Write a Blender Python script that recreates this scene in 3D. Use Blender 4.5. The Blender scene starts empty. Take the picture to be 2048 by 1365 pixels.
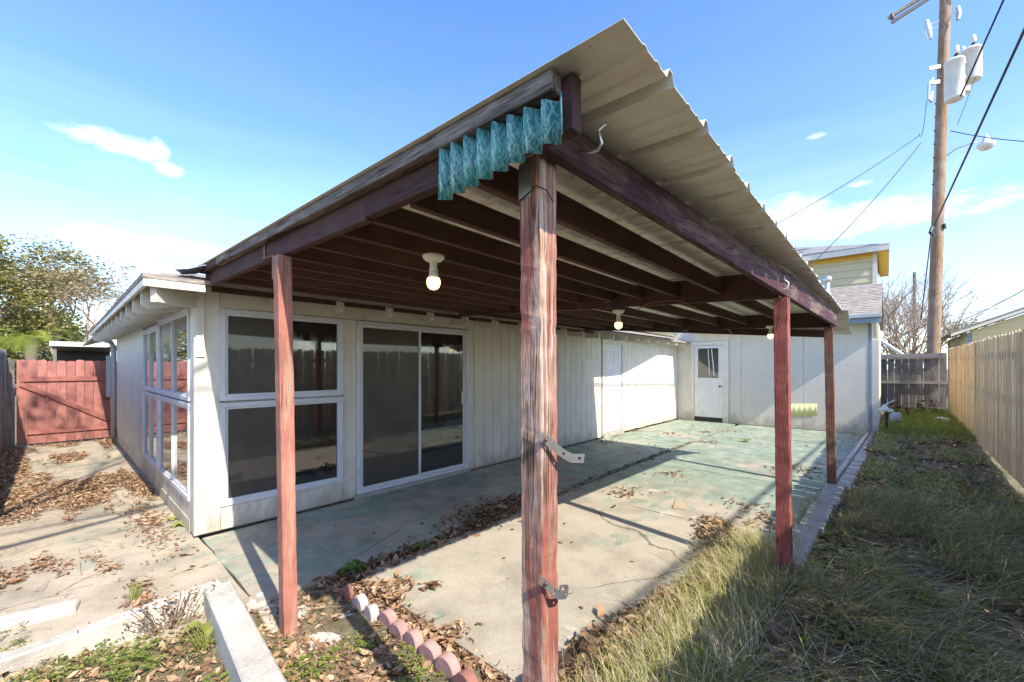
import bpy, bmesh, math, random
import numpy as np
from mathutils import Vector, Matrix
random.seed(7); rng = np.random.default_rng(7)
C = bpy.context.scene.collection
S = bpy.context.scene
# ------------------------------------------------------------------ camera, sky, sun, exposure
F = 827.0; HOR = 735.0; CH = 1.65
TH = math.atan((1775 - 1024) / F); sT, cT = math.sin(TH), math.cos(TH)
cam = bpy.data.cameras.new('camera'); camo = bpy.data.objects.new('camera', cam); C.objects.link(camo)
camo.location = (0, 0, CH); camo.rotation_euler = (math.pi / 2, 0, TH)
cam.sensor_width = 36; cam.lens = F / 2048 * 36; cam.shift_y = (HOR - 682.5) / 2048
cam.clip_start = .05; cam.clip_end = 2000
S.camera = camo
S.cycles.max_bounces = 7; S.cycles.diffuse_bounces = 4; S.cycles.glossy_bounces = 3; S.cycles.transmission_bounces = 3; S.cycles.caustics_reflective = False; S.cycles.caustics_refractive = False
SUNV = Vector((-1.05, .15, -1.0)).normalized()
sun = bpy.data.lights.new('sun', 'SUN'); suno = bpy.data.objects.new('sun', sun); C.objects.link(suno)
sun.energy = 2.3; sun.angle = math.radians(.5); sun.color = (1, .925, .8)
suno.rotation_euler = SUNV.to_track_quat('-Z', 'Y').to_euler(); suno.location = (6, -1, 8)
S.view_settings.view_transform = 'Standard'; S.view_settings.look = 'None'; S.view_settings.gamma = 1
S.view_settings.exposure = 1.85; S.view_settings.use_curve_mapping = False

def ray(px, py):
    r = (px - 1024) / F
    return Vector((-sT + r * cT, cT + r * sT, (HOR - py) / F))
def wd(px, py, d): return Vector((0, 0, CH)) + ray(px, py) * d
def at_x(px, py, X): q = ray(px, py); return wd(px, py, X / q.x)
def at_y(px, py, Y): q = ray(px, py); return wd(px, py, Y / q.y)
def at_z(px, py, z=0.): q = ray(px, py); return wd(px, py, (z - CH) / q.z)

# ------------------------------------------------------------------ node helpers
class NT:
    def __init__(s, tree): s.t = tree; s.t.nodes.clear()
    def n(s, typ, inp=None, **props):
        nd = s.t.nodes.new(typ)
        for k, v in props.items(): setattr(nd, k, v)
        for k, v in (inp or {}).items():
            sk = nd.inputs[k]
            if isinstance(v, bpy.types.NodeSocket): s.t.links.new(v, sk)
            else: sk.default_value = v
        return nd
    def m(s, op, a, b=0., c=None, clamp=False):
        i = {0: a, 1: b}
        if c is not None: i[2] = c
        return s.n('ShaderNodeMath', i, operation=op, use_clamp=clamp).outputs[0]
    def vm(s, op, a, b=None):
        nd = s.n('ShaderNodeVectorMath', {0: a} if b is None else {0: a, 1: b}, operation=op)
        return nd.outputs['Value'] if op in ('DOT_PRODUCT', 'LENGTH') else nd.outputs[0]
    def noise(s, vec, scale, detail=4, rough=.55, dist=0.):
        return s.n('ShaderNodeTexNoise', {'Vector': vec, 'Scale': scale, 'Detail': detail, 'Roughness': rough, 'Distortion': dist}).outputs['Fac']
    def vor(s, vec, scale, feature='F1', out='Distance', rnd=1.):
        return s.n('ShaderNodeTexVoronoi', {'Vector': vec, 'Scale': scale, 'Randomness': rnd}, feature=feature).outputs[out]
    def ramp(s, fac, stops, interp='LINEAR'):
        nd = s.n('ShaderNodeValToRGB', {0: fac}); r = nd.color_ramp; r.interpolation = interp
        while len(r.elements) < len(stops): r.elements.new(.5)
        for e, (p, c) in zip(r.elements, stops):
            e.position = p; e.color = (c, c, c, 1) if isinstance(c, (int, float)) else (*c, 1)
        return nd.outputs[0]
    def mix(s, f, a, b, typ='MIX'):
        nd = s.n('ShaderNodeMix', data_type='RGBA', blend_type=typ)
        for sk, v in ((nd.inputs[0], f), (nd.inputs[6], a), (nd.inputs[7], b)):
            if isinstance(v, bpy.types.NodeSocket): s.t.links.new(v, sk)
            elif isinstance(v, (int, float)): sk.default_value = v
            else: sk.default_value = (*v, 1)
        return nd.outputs[2]
    def scl(s, vec, sc, rnd=True):
        v = vec
        if rnd:
            oi = s.n('ShaderNodeObjectInfo').outputs['Random']
            v = s.vm('ADD', vec, s.n('ShaderNodeCombineXYZ', {0: s.m('MULTIPLY', oi, 37.), 1: s.m('MULTIPLY', oi, 91.), 2: s.m('MULTIPLY', oi, 53.)}).outputs[0])
        return s.vm('MULTIPLY', v, sc)
    def obj(s): return s.n('ShaderNodeTexCoord').outputs['Object']
    def pos(s): return s.n('ShaderNodeNewGeometry').outputs['Position']
    def rnd(s): return s.n('ShaderNodeObjectInfo').outputs['Random']
    def bump(s, h, st=.4, d=.01): return s.n('ShaderNodeBump', {'Height': h, 'Strength': st, 'Distance': d}).outputs[0]
    def out(s, col, rough=.7, normal=None, spec=.3, metal=0., **kw):
        i = {'Base Color': col if isinstance(col, bpy.types.NodeSocket) else (*col, 1), 'Roughness': rough, 'Metallic': metal, 'Specular IOR Level': spec}
        if normal is not None: i['Normal'] = normal
        i.update(kw)
        b = s.n('ShaderNodeBsdfPrincipled', i); o = s.n('ShaderNodeOutputMaterial', {0: b.outputs[0]}); return b
def newmat(name):
    m = bpy.data.materials.new(name); m.use_nodes = True; return m, NT(m.node_tree)

# ------------------------------------------------------------------ sky
W = bpy.data.worlds.new('World'); S.world = W; W.use_nodes = True
w = NT(W.node_tree)
gen = w.n('ShaderNodeTexCoord').outputs['Generated']
sky = w.n('ShaderNodeTexSky', sky_type='NISHITA', sun_disc=False, sun_elevation=math.asin(-SUNV.z),
          sun_rotation=math.atan2(-SUNV.x, -SUNV.y), air_density=1.0, dust_density=.6, ozone_density=2.2, altitude=50).outputs[0]
dz = w.n('ShaderNodeSeparateXYZ', {0: gen}).outputs[2]
CLOUD = (3.8, 3.9, 4.0)
nz = w.vm('MULTIPLY', gen, (11, 11, 26))
cn = w.noise(nz, 1.5, 8, .68)
cirr = w.noise(w.vm('MULTIPLY', gen, (2.2, 2.2, 13)), 1.3, 4, .6, .6)
haze = w.ramp(dz, [(0, .75), (.12, .55), (.28, .3), (.45, .04), (.65, 0.)])
sky = w.n('ShaderNodeHueSaturation', {'Hue': .51, 'Saturation': 1.2, 'Value': .8, 'Color': sky}).outputs[0]
cfac = w.m('MULTIPLY', haze, w.ramp(cirr, [(.34, .2), (.64, .95)]))
col = w.mix(cfac, sky, (2.2, 2.6, 3.2))
mask = None
for px, py, a, b in [(240, 288, 62, 26), (205, 274, 30, 14), (318, 300, 16, 24), (335, 338, 22, 16), (225, 482, 60, 28), (335, 492, 70, 20), (1560, 432, 80, 40), (1680, 446, 170, 34), (1640, 458, 230, 24), (1720, 368, 15, 6), (1632, 272, 15, 7), (1800, 436, 40, 18)]:
    d = ray(px, py).normalized(); rt = Vector((0, 0, 1)).cross(d).normalized() * -1; up = rt.cross(d)
    k = ray(px, py).length * F; q = d.dot(Vector((-sT, cT, 0)))
    u = w.vm('DOT_PRODUCT', gen, tuple(rt * (k / a / 1.25))); v = w.vm('DOT_PRODUCT', gen, tuple(up * (k / b)))
    e = w.m('MULTIPLY_ADD', u, w.m('MULTIPLY', u, -.6), w.m('MULTIPLY', w.m('MULTIPLY', v, v), -.6))
    mask = e if mask is None else w.m('MAXIMUM', mask, e)
mask = w.m('ADD', w.m('ADD', mask, .66), w.m('MULTIPLY', w.m('SUBTRACT', cn, .5), 2.2))
mk = w.ramp(mask, [(.0, 0.), (.35, .3), (.95, 1.)])
col = w.mix(w.m('MULTIPLY', mk, .85), col, CLOUD)
bg = w.n('ShaderNodeBackground', {0: col, 1: .15}); w.n('ShaderNodeOutputWorld', {0: bg.outputs[0]})

# ------------------------------------------------------------------ mesh helpers
class MB:
    def __init__(s): s.v = []; s.f = []
    def add(s, vs, fs):
        k = len(s.v); s.v += [tuple(v) for v in vs]; s.f += [tuple(i + k for i in f) for f in fs]; return s
    def box(s, x0, x1, y0, y1, z0, z1):
        x0, x1 = min(x0, x1), max(x0, x1); y0, y1 = min(y0, y1), max(y0, y1); z0, z1 = min(z0, z1), max(z0, z1)
        return s.add([(x0, y0, z0), (x1, y0, z0), (x1, y1, z0), (x0, y1, z0), (x0, y0, z1), (x1, y0, z1), (x1, y1, z1), (x0, y1, z1)],
                     [(3, 2, 1, 0), (4, 5, 6, 7), (0, 1, 5, 4), (1, 2, 6, 5), (2, 3, 7, 6), (3, 0, 4, 7)])
    def beam(s, a, b, w_, h_, up=(0, 0, 1), seg=1, wob=0., tap=1.):
        a, b = Vector(a), Vector(b); d = (b - a).normalized(); sd = d.cross(Vector(up)).normalized(); u = sd.cross(d)
        vs = []; fs = []
        for i in range(seg + 1):
            t = i / seg; p = a.lerp(b, t); k = 1 + (tap - 1) * t
            j = (sd * random.uniform(-wob, wob) + u * random.uniform(-wob, wob)) if 0 < i < seg else Vector()
            for sx, sy in ((-1, -1), (1, -1), (1, 1), (-1, 1)): vs.append(p + j + sd * (sx * w_ / 2 * k) + u * (sy * h_ / 2 * k))
        for i in range(seg):
            o = i * 4
            for q in range(4): fs.append((o + q, o + (q + 1) % 4, o + 4 + (q + 1) % 4, o + 4 + q))
        fs += [(3, 2, 1, 0), (seg * 4, seg * 4 + 1, seg * 4 + 2, seg * 4 + 3)]
        return s.add(vs, fs)
    def tube(s, pts, r, n=8, cap=True):
        pts = [Vector(p) for p in pts]; rs = r if isinstance(r, (list, tuple)) else [r] * len(pts)
        vs = []; fs = []; pu = None
        for i, p in enumerate(pts):
            d = (pts[min(i + 1, len(pts) - 1)] - pts[max(i - 1, 0)]).normalized()
            ref = pu if pu is not None else (Vector((0, 0, 1)) if abs(d.z) < .9 else Vector((1, 0, 0)))
            sd = d.cross(ref)
            if sd.length < 1e-4: sd = d.cross(Vector((0, 1, 0)))
            sd.normalize(); pu = sd.cross(d)
            for q in range(n):
                a = 2 * math.pi * q / n; vs.append(p + (sd * math.cos(a) + pu * math.sin(a)) * rs[i])
        for i in range(len(pts) - 1):
            for q in range(n): fs.append((i * n + q, i * n + (q + 1) % n, (i + 1) * n + (q + 1) % n, (i + 1) * n + q))
        if cap: fs += [tuple(reversed(range(n))), tuple(range((len(pts) - 1) * n, len(pts) * n))]
        return s.add(vs, fs)
    def lathe(s, c, prof, n=16, axis=(0, 0, 1)):
        ax = Vector(axis).normalized(); c = Vector(c)
        return s.tube_prof(c, ax, prof, n)
    def tube_prof(s, c, ax, prof, n):
        sd = ax.orthogonal().normalized(); u = ax.cross(sd); vs = []; fs = []
        for r, h in prof:
            for q in range(n):
                a = 2 * math.pi * q / n; vs.append(c + ax * h + (sd * math.cos(a) + u * math.sin(a)) * max(r, .0005))
        for i in range(len(prof) - 1):
            for q in range(n): fs.append((i * n + q, i * n + (q + 1) % n, (i + 1) * n + (q + 1) % n, (i + 1) * n + q))
        fs += [tuple(reversed(range(n))), tuple(range((len(prof) - 1) * n, len(prof) * n))]
        return s.add(vs, fs)
    def prism(s, poly, ext):
        ext = Vector(ext); n = len(poly); p = [Vector(q) for q in poly]
        return s.add(p + [q + ext for q in p], [tuple(range(n)), tuple(reversed(range(n, 2 * n)))] + [(i, i + n, (i + 1) % n + n, (i + 1) % n) for i in range(n)])
def wloc(o):
    l = Vector(o.location)
    while o.parent: o = o.parent; l += o.location
    return l
def link(o, parent=None):
    C.objects.link(o)
    if parent: o.parent = parent
    return o
def ob(name, mb, mat, parent=None, smooth=False, bevel=0., origin=None, label=None):
    me = bpy.data.meshes.new(name)
    off = wloc(parent) if parent else Vector()
    if origin is not None: off = Vector(origin)
    me.from_pydata([tuple(Vector(v) - off) for v in mb.v], [], mb.f)
    bm = bmesh.new(); bm.from_mesh(me); bmesh.ops.recalc_face_normals(bm, faces=bm.faces)
    if bevel: bmesh.ops.bevel(bm, geom=[e for e in bm.edges], offset=bevel, segments=1, affect='EDGES', clamp_overlap=True)
    bm.to_mesh(me); bm.free()
    if smooth: me.polygons.foreach_set('use_smooth', [True] * len(me.polygons))
    me.materials.append(mat)
    o = bpy.data.objects.new(name, me)
    if origin is not None: o.location = Vector(origin) - (wloc(parent) if parent else Vector())
    link(o, parent)
    if label: o['label'] = label
    return o
def thing(name, label, cat, loc, group=None):
    o = bpy.data.objects.new(name, None); o.location = loc; o.empty_display_size = .1; link(o)
    o['label'] = label; o['category'] = cat
    if group: o['group'] = group
    return o
def tag(o, label, cat, group=None, kind=None):
    if kind: o['kind'] = kind
    o['label'] = label; o['category'] = cat
    if group: o['group'] = group
    return o
def struct(o): o['kind'] = 'structure'; return o
def raw(name, V, Fq, mat, tint=None, smooth=False, parent=None):
    """numpy mesh: V (n,3), Fq (m,k) same-size faces, tint per vertex"""
    me = bpy.data.meshes.new(name); n, k = Fq.shape
    me.vertices.add(len(V)); me.vertices.foreach_set('co', V.astype(np.float32).ravel())
    me.loops.add(n * k); me.loops.foreach_set('vertex_index', Fq.astype(np.int32).ravel())
    me.polygons.add(n); me.polygons.foreach_set('loop_start', np.arange(0, n * k, k, dtype=np.int32))
    me.update(calc_edges=True)
    if tint is not None:
        a = me.attributes.new('tint', 'FLOAT', 'POINT'); a.data.foreach_set('value', tint.astype(np.float32))
    me.materials.append(mat)
    if smooth: me.polygons.foreach_set('use_smooth', [True] * n)
    o = bpy.data.objects.new(name, me); return link(o, parent)

# ------------------------------------------------------------------ materials
def wood(name, cols, axis, gs=9., bump=.5, cracks=.0, paint=None, pthr=(.45, .6), rough=.8, edge=None, dirt=None, knots=False):
    """grain stretched along axis; optional paint worn off by streaks"""
    m, t = newmat(name); o = t.obj()
    st = [gs * 6, gs * 6, gs * 6]; st['xyz'.index(axis)] = gs * .35
    st2 = [9, 9, 9]; st2['xyz'.index(axis)] = .9
    g = t.noise(t.scl(o, tuple(st)), 1., 5, .6, .3)
    b = t.noise(t.scl(o, tuple(st2)), 1., 5, .6)
    c = t.ramp(t.m('ADD', t.m('MULTIPLY', g, .6), t.m('MULTIPLY', b, .4)), cols)
    h = g
    if paint:
        pn = t.noise(t.scl(o, tuple(x * 1.6 for x in st2)), 1., 9, .7, .4)
        mk = t.ramp(t.m('ADD', t.m('MULTIPLY', pn, .72), t.m('MULTIPLY', g, .28)), [(pthr[0], 0.), (pthr[1], 1.)])
        pv = t.ramp(t.noise(t.scl(o, (4, 4, 4)), 1., 6, .65), [(.3, tuple(x * .72 for x in paint)), (.7, tuple(min(1, x * 1.25) for x in paint))])
        c = t.mix(mk, c, pv)
        h = t.m('ADD', h, t.m('MULTIPLY', mk, .35))
    if cracks:
        ct = [46, 46, 46]; ct['xyz'.index(axis)] = 1.1
        cr = t.noise(t.scl(o, tuple(ct)), 1., 3, .5, .4)
        ck = t.ramp(cr, [(.5 - .012 - cracks * .02, 0.), (.5, 1.), (.5 + .012 + cracks * .02, 0.)])
        gate = t.ramp(t.noise(t.scl(o, (5, 5, 3)), 1., 2, .5), [(.48, 0.), (.6, 1.)])
        ck = t.m('MULTIPLY', ck, gate)
        c = t.mix(t.m('MULTIPLY', ck, .85), c, (.02, .012, .01)); h = t.m('SUBTRACT', h, t.m('MULTIPLY', ck, 1.2))
    if knots:
        kv = t.vor(t.scl(o, (7, 7, 2.6)), 1.); kk = t.ramp(t.m('ADD', kv, t.m('MULTIPLY', t.m('SUBTRACT', g, .5), .25)), [(.1, 1.), (.2, 0.)])
        c = t.mix(t.m('MULTIPLY', kk, .75), c, (.09, .045, .025)); h = t.m('SUBTRACT', h, t.m('MULTIPLY', kk, .8))
    if dirt:
        dn = t.ramp(t.noise(t.scl(o, (3, 3, 2.2)), 1., 7, .65), [(.42, 0.), (.72, 1.)])
        c = t.mix(t.m('MULTIPLY', dn, .6), c, dirt)
    c = t.mix(t.m('MULTIPLY', t.m('SUBTRACT', t.rnd(), .5), .35), c, (1, 1, 1), 'OVERLAY') if False else c
    hv = t.n('ShaderNodeHueSaturation', {'Value': t.m('ADD', .82, t.m('MULTIPLY', t.rnd(), .36)), 'Color': c}).outputs[0]
    t.out(hv, rough, t.bump(h, bump, .006), .2); return m
def painted(name, col, rough=.5, var=.12, dirt=(.3, .26, .2), damt=.35, bump=.12, sc=3., splash=False):
    m, t = newmat(name); o = t.obj()
    n1 = t.noise(t.scl(o, (sc, sc, sc)), 1., 6, .6)
    c = t.ramp(n1, [(.3, tuple(x * (1 - var) for x in col)), (.7, tuple(min(1, x * (1 + var * .5)) for x in col))])
    dn = t.ramp(t.noise(t.scl(o, (sc * 2.2, sc * 2.2, sc * 1.1)), 1., 9, .72), [(.56, 0.), (.78, 1.)])
    c = t.mix(t.m('MULTIPLY', dn, damt), c, dirt)
    if splash:
        zp = t.n('ShaderNodeSeparateXYZ', {0: t.pos()}).outputs[2]; sn = t.noise(t.vm('MULTIPLY', t.pos(), (6, 6, 2.5)), 1., 8, .7)
        sp = t.ramp(t.m('SUBTRACT', t.m('ADD', sn, .12), t.m('MULTIPLY', zp, .75)), [(.4, 0.), (.6, 1.)]); c = t.mix(t.m('MULTIPLY', sp, .55), c, (.3, .25, .18))
        dr = t.ramp(t.noise(t.vm('MULTIPLY', t.pos(), (14, 14, .7)), 1., 6, .65), [(.56, 0.), (.74, 1.)]); c = t.mix(t.m('MULTIPLY', dr, .3), c, (.38, .33, .26))
    fs = t.ramp(t.noise(t.scl(o, (60, 60, 60)), 1., 2, .5), [(.69, 0.), (.76, 1.)])
    c = t.mix(t.m('MULTIPLY', fs, damt * .8), c, dirt)
    t.out(c, rough, t.bump(t.noise(t.scl(o, (70, 70, 25)), 1., 4, .6), bump, .003), .3); return m
def simple(name, col, rough=.5, metal=0., spec=.4, var=.1, bump=0.):
    m, t = newmat(name); o = t.obj(); n1 = t.noise(t.scl(o, (14, 14, 14)), 1., 5, .6)
    c = t.ramp(n1, [(.3, tuple(x * (1 - var) for x in col)), (.7, tuple(min(1, x * (1 + var)) for x in col))])
    t.out(c, rough, t.bump(n1, bump, .003) if bump else None, spec, metal); return m

WHITE = painted('white_siding_paint', (.71, .655, .55), .55, splash=True)
TRIM = painted('white_trim_paint', (.71, .66, .56), .5, damt=.5, splash=True)
DOORW = painted('white_door_paint', (.73, .72, .69), .4, damt=.15)
FRAME = painted('window_frame_paint', (.66, .67, .68), .35, damt=.3)
WOODB = wood('dark_beam_y', [(.3, (.05, .033, .026)), (.5, (.11, .072, .052)), (.7, (.24, .165, .115))], 'y', 8., .5, .3, (.115, .053, .044), (.36, .52), dirt=(.09, .066, .046))
WOODBX = wood('dark_beam_x', [(.3, (.05, .033, .026)), (.5, (.11, .072, .052)), (.7, (.24, .165, .115))], 'x', 8., .5, .3, (.092, .042, .04), (.34, .5), dirt=(.075, .055, .042))
PURP = wood('purple_beam_y', [(.3, (.06, .045, .035)), (.5, (.2, .15, .12)), (.7, (.36, .29, .23))], 'y', 8., .5, .4, (.085, .036, .05), (.4, .52))
TRIMX = wood('weathered_trim_x', [(.3, (.04, .034, .03)), (.5, (.22, .18, .15)), (.7, (.5, .44, .36))], 'x', 18., .8, .9, (.05, .026, .026), (.5, .57))
POST2 = wood('weathered_red_post', [(.3, (.09, .05, .035)), (.44, (.4, .24, .17)), (.54, (.62, .46, .36)), (.64, (.52, .29, .1)), (.72, (.6, .42, .32))], 'z', 20., 1., 2.2, (.32, .11, .08), (.45, .55), knots=True)
POST1 = wood('faded_red_post', [(.3, (.3, .2, .15)), (.5, (.46, .3, .22)), (.7, (.6, .46, .36))], 'z', 14., .4, .8, (.37, .15, .11), (.38, .5))
POST3 = wood('red_painted_post', [(.3, (.16, .1, .07)), (.5, (.3, .2, .15)), (.7, (.42, .3, .22))], 'z', 18., 1., .8, (.29, .085, .07), (.34, .46))
POST4 = wood('brown_worn_post', [(.3, (.12, .07, .05)), (.5, (.24, .14, .09)), (.7, (.36, .22, .14))], 'z', 16., .8, .8, (.27, .07, .06), (.47, .58))
FENCE = wood('tan_fence_picket', [(.25, (.4, .25, .12)), (.5, (.7, .5, .28)), (.75, (.82, .65, .43))], 'z', 9., .4, .5, dirt=(.5, .35, .2))
FENCEG = wood('grey_fence_picket', [(.25, (.07, .06, .052)), (.5, (.22, .2, .175)), (.75, (.42, .39, .34))], 'z', 6., .5, .4, dirt=(.05, .045, .038))
FENCEGX = wood('grey_fence_rail', [(.25, (.14, .12, .1)), (.5, (.33, .3, .26)), (.75, (.46, .42, .37))], 'x', 6., .5, .3)
GATE = wood('red_gate_board', [(.3, (.22, .12, .09)), (.6, (.4, .24, .18))], 'z', 7., .3, .2, (.36, .15, .125), (.22, .4))
GATER = wood('red_gate_rail', [(.3, (.2, .1, .08)), (.6, (.36, .2, .15))], 'y', 7., .3, .2, (.31, .12, .1), (.22, .4))
POLE = wood('grey_brown_pole', [(.25, (.1, .055, .032)), (.5, (.26, .165, .1)), (.75, (.38, .28, .2))], 'z', 8., .6, 1.2, dirt=(.36, .31, .26))
GALV = simple('galvanised_steel', (.55, .55, .54), .38, .85, .5, .2)
RUST = simple('rusty_steel', (.2, .1, .065), .6, .5, .4, .4, .3)
WIREM = simple('black_cable', (.025, .025, .028), .6)
TWINE = simple('brown_cord', (.22, .14, .09), .8)
PORC = simple('white_porcelain', (.78, .74, .62), .3)
TANK = painted('transformer_paint', (.78, .78, .74), .4, damt=.15)
DARKM = simple('dark_metal', (.05, .05, .052), .5, .5)
BLACKR = simple('black_rubber', (.02, .02, .02), .5)
YSID = painted('pale_yellow_siding', (.62, .55, .34), .6, .05, damt=.1)
YSOF = painted('yellow_soffit', (.72, .5, .1), .6, .06, damt=.1)
CREAM = painted('cream_trim', (.72, .68, .58), .6, .05, damt=.1)
BLUEG = painted('blue_grey_trim', (.22, .28, .34), .5, .08, damt=.2)
GREYW = painted('pale_grey_wall', (.64, .59, .5), .7, .06, damt=.16, bump=.5, sc=2., splash=True)
GUT = painted('grey_gutter', (.4, .42, .43), .45, damt=.3)
PVC = simple('white_plastic_pipe', (.75, .74, .7), .4)
def shingle(name, a, b):
    m, t = newmat(name); p = t.obj()
    c = t.ramp(t.noise(t.scl(p, (9, 9, 30)), 1., 6, .7), [(.3, a), (.7, b)])
    br = t.ramp(t.vor(t.scl(p, (4.5, 4.5, 22)), 1., out='Distance'), [(.1, .75), (.6, 1.1)])
    c = t.mix(1., c, br, 'MULTIPLY'); t.out(c, .9, t.bump(t.noise(t.scl(p, (120, 120, 120)), 1., 3, .6), .5, .004), .1); return m
SHIN = shingle('brown_grey_shingle', (.2, .17, .145), (.42, .37, .32))
SHIN2 = shingle('grey_shingle', (.17, .165, .16), (.32, .31, .3))
def m_glass():
    m, t = newmat('dark_window_glass'); o = t.pos()
    d = t.ramp(t.noise(t.scl(o, (3, 3, 3), False), 1., 6, .65), [(.4, .012), (.75, .035)])
    sm = t.ramp(t.noise(t.scl(o, (9, 9, 3), False), 1., 7, .7), [(.45, .02), (.8, .16)])
    t.out(d, sm, None, .5, **{'IOR': 1.9, 'Coat Weight': .8, 'Coat Roughness': .015}); return m
GLASS = m_glass()
def m_screen():
    m, t = newmat('insect_screen'); o = t.pos()
    c = t.ramp(t.noise(t.scl(o, (2, 2, 1.4), False), 1., 6, .65), [(.3, (.045, .04, .032)), (.75, (.095, .083, .066))])
    t.out(c, .4, None, .4, **{'IOR': 1.5, 'Coat Weight': .9, 'Coat Roughness': .03}); return m
SCREEN = m_screen()
def m_metal():
    m, t = newmat('oxidised_roof_sheet'); o = t.pos()
    n1 = t.noise(t.scl(o, (1.2, 6, 3), False), 1., 8, .65); fine = t.noise(t.scl(o, (160, 160, 160), False), 1., 3, .6)
    c = t.ramp(n1, [(.3, (.7, .65, .53)), (.55, (.82, .79, .69)), (.75, (.86, .84, .76))])
    c = t.mix(t.ramp(fine, [(.42, .16), (.58, 0.)]), c, (.4, .35, .26))
    sp = t.ramp(t.vor(t.scl(o, (9, 13, 9), False), 1.), [(.06, 1.), (.1, 0.)])
    c = t.mix(t.m('MULTIPLY', sp, .6), c, (.12, .09, .06))
    st = t.ramp(t.noise(t.scl(o, (3, 3, 3), False), 1., 8, .7), [(.55, 0.), (.72, 1.)])
    c = t.mix(t.m('MULTIPLY', st, .32), c, (.3, .25, .16))
    t.out(c, .55, t.bump(fine, .3, .002), .35, .15); return m
METAL = m_metal()
def m_fibre(name, a, b, streak, amt):
    m, t = newmat(name); o = t.obj(); c = t.ramp(t.noise(t.scl(o, (5, 5, 5)), 1., 5, .6), [(.3, a), (.7, b)])
    mk = None
    for k, (an, sc) in enumerate([(.22, 60), (-.2, 75), (.42, 66), (-.4, 82), (.05, 70)]):
        r = t.n('ShaderNodeVectorRotate', {'Vector': t.vm('ADD', o, (k * 3.1, k * 1.7, k * .9)), 'Angle': an}, rotation_type='Y_AXIS').outputs[0]
        f = t.noise(t.scl(r, (sc * 4.2, 8, sc * .3)), 1., 1, .4, 1.2)
        f = t.ramp(f, [(.6, 0.), (.66, 1.)]); mk = f if mk is None else t.m('MAXIMUM', mk, f)
    c = t.mix(t.m('MULTIPLY', mk, amt), c, streak)
    t.out(c, .35, t.bump(mk, .15, .002), .45); return m
TEAL = m_fibre('teal_fibreglass', (.012, .13, .13), (.03, .27, .235), (.5, .68, .66), .5)
YELF = m_fibre('yellow_fibreglass', (.55, .55, .2), (.68, .66, .32), (.8, .8, .6), .3)
def m_slab(name, near, gy0, gy1, pbase, wallp=.5):
    m, t = newmat(name); o = t.pos(); sx = t.n('ShaderNodeSeparateXYZ', {0: o})
    n1 = t.noise(o, .9, 9, .64, .5); n2 = t.noise(t.vm('MULTIPLY', o, (2.6, 1.1, 1)), 2.2, 10, .72, .3); f = t.noise(o, 90., 3, .6)
    conc = t.ramp(t.noise(o, 1.7, 8, .6), [(.28, tuple(x * .62 for x in near)), (.5, near), (.72, tuple(min(1, x * 1.2) for x in near))])
    conc = t.mix(t.ramp(f, [(.35, .4), (.6, 0.)]), conc, tuple(x * .55 for x in near))
    paint = t.ramp(t.noise(o, 3.2, 7, .65), [(.3, (.15, .2, .145)), (.55, (.26, .32, .245)), (.75, (.4, .43, .335))])
    yg = t.n('ShaderNodeMapRange', {0: sx.outputs[1], 1: gy0, 2: gy1, 3: 0., 4: 1.}).outputs[0]
    xg = t.n('ShaderNodeMapRange', {0: sx.outputs[0], 1: -3.35, 2: -3.05, 3: wallp, 4: 0.}).outputs[0]
    amt = t.m('MAXIMUM', yg, xg)
    k = t.m('ADD', t.m('ADD', t.m('MULTIPLY', n1, .55), t.m('MULTIPLY', n2, .45)), t.m('SUBTRACT', t.m('MULTIPLY', amt, .155), pbase))
    mk = t.ramp(k, [(.47, 0.), (.505, .75), (.6, 1.)])
    c = t.mix(mk, conc, paint)
    stn = t.ramp(t.noise(o, 1.1, 9, .7), [(.52, 0.), (.72, 1.)])
    c = t.mix(t.m('MULTIPLY', stn, .5), c, (.15, .12, .085))
    wh = t.ramp(t.noise(t.vm('ADD', o, (9, 4, 2)), 2.6, 8, .6), [(.66, 0.), (.7, 1.)])
    c = t.mix(t.m('MULTIPLY', wh, .65), c, (.52, .48, .4))
    cr = t.vor(t.vm('ADD', t.vm('MULTIPLY', o, (.55, .4, 0)), t.vm('MULTIPLY', t.n('ShaderNodeTexNoise', {'Vector': o, 'Scale': 2.5, 'Detail': 5.}).outputs['Color'], (.16, .16, 0))), 1., 'DISTANCE_TO_EDGE')
    ck = t.m('MULTIPLY', t.ramp(cr, [(.0, 1.), (.006, 0.)]), t.ramp(t.noise(o, .8, 2), [(.5, 0.), (.56, 1.)]))
    c = t.mix(t.m('MULTIPLY', ck, .8), c, (.035, .03, .022))
    h = t.m('ADD', t.m('SUBTRACT', t.m('MULTIPLY', mk, .5), ck), t.m('ADD', t.m('MULTIPLY', f, .35), t.m('MULTIPLY', n2, .6)))
    t.out(c, t.ramp(mk, [(0, .85), (1, .65)]), t.bump(h, .45, .006), .25); return m
SLAB = m_slab('worn_green_slab', (.42, .37, .285), 4.0, 6.0, .1)
PATH = m_slab('worn_path_slab', (.46, .39, .29), 30., 40., .075, 0.)
def m_conc(name, col, dark=.35):
    m, t = newmat(name); o = t.pos(); f = t.noise(o, 110., 3, .6)
    c = t.ramp(t.noise(o, 2.4, 9, .68), [(.25, tuple(x * .6 for x in col)), (.5, col), (.75, tuple(min(1, x * 1.18) for x in col))])
    c = t.mix(t.ramp(f, [(.36, dark), (.55, 0.)]), c, tuple(x * .45 for x in col))
    c = t.mix(t.m('MULTIPLY', t.ramp(t.noise(o, 6, 8, .7), [(.58, 0.), (.75, 1.)]), .55), c, (.12, .11, .08))
    t.out(c, .9, t.bump(t.m('ADD', f, t.noise(o, 22., 5, .6)), .6, .005), .15); return m
CONC = m_conc('pale_concrete', (.55, .51, .44)); KERB = m_conc('grey_concrete', (.42, .39, .35))
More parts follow.
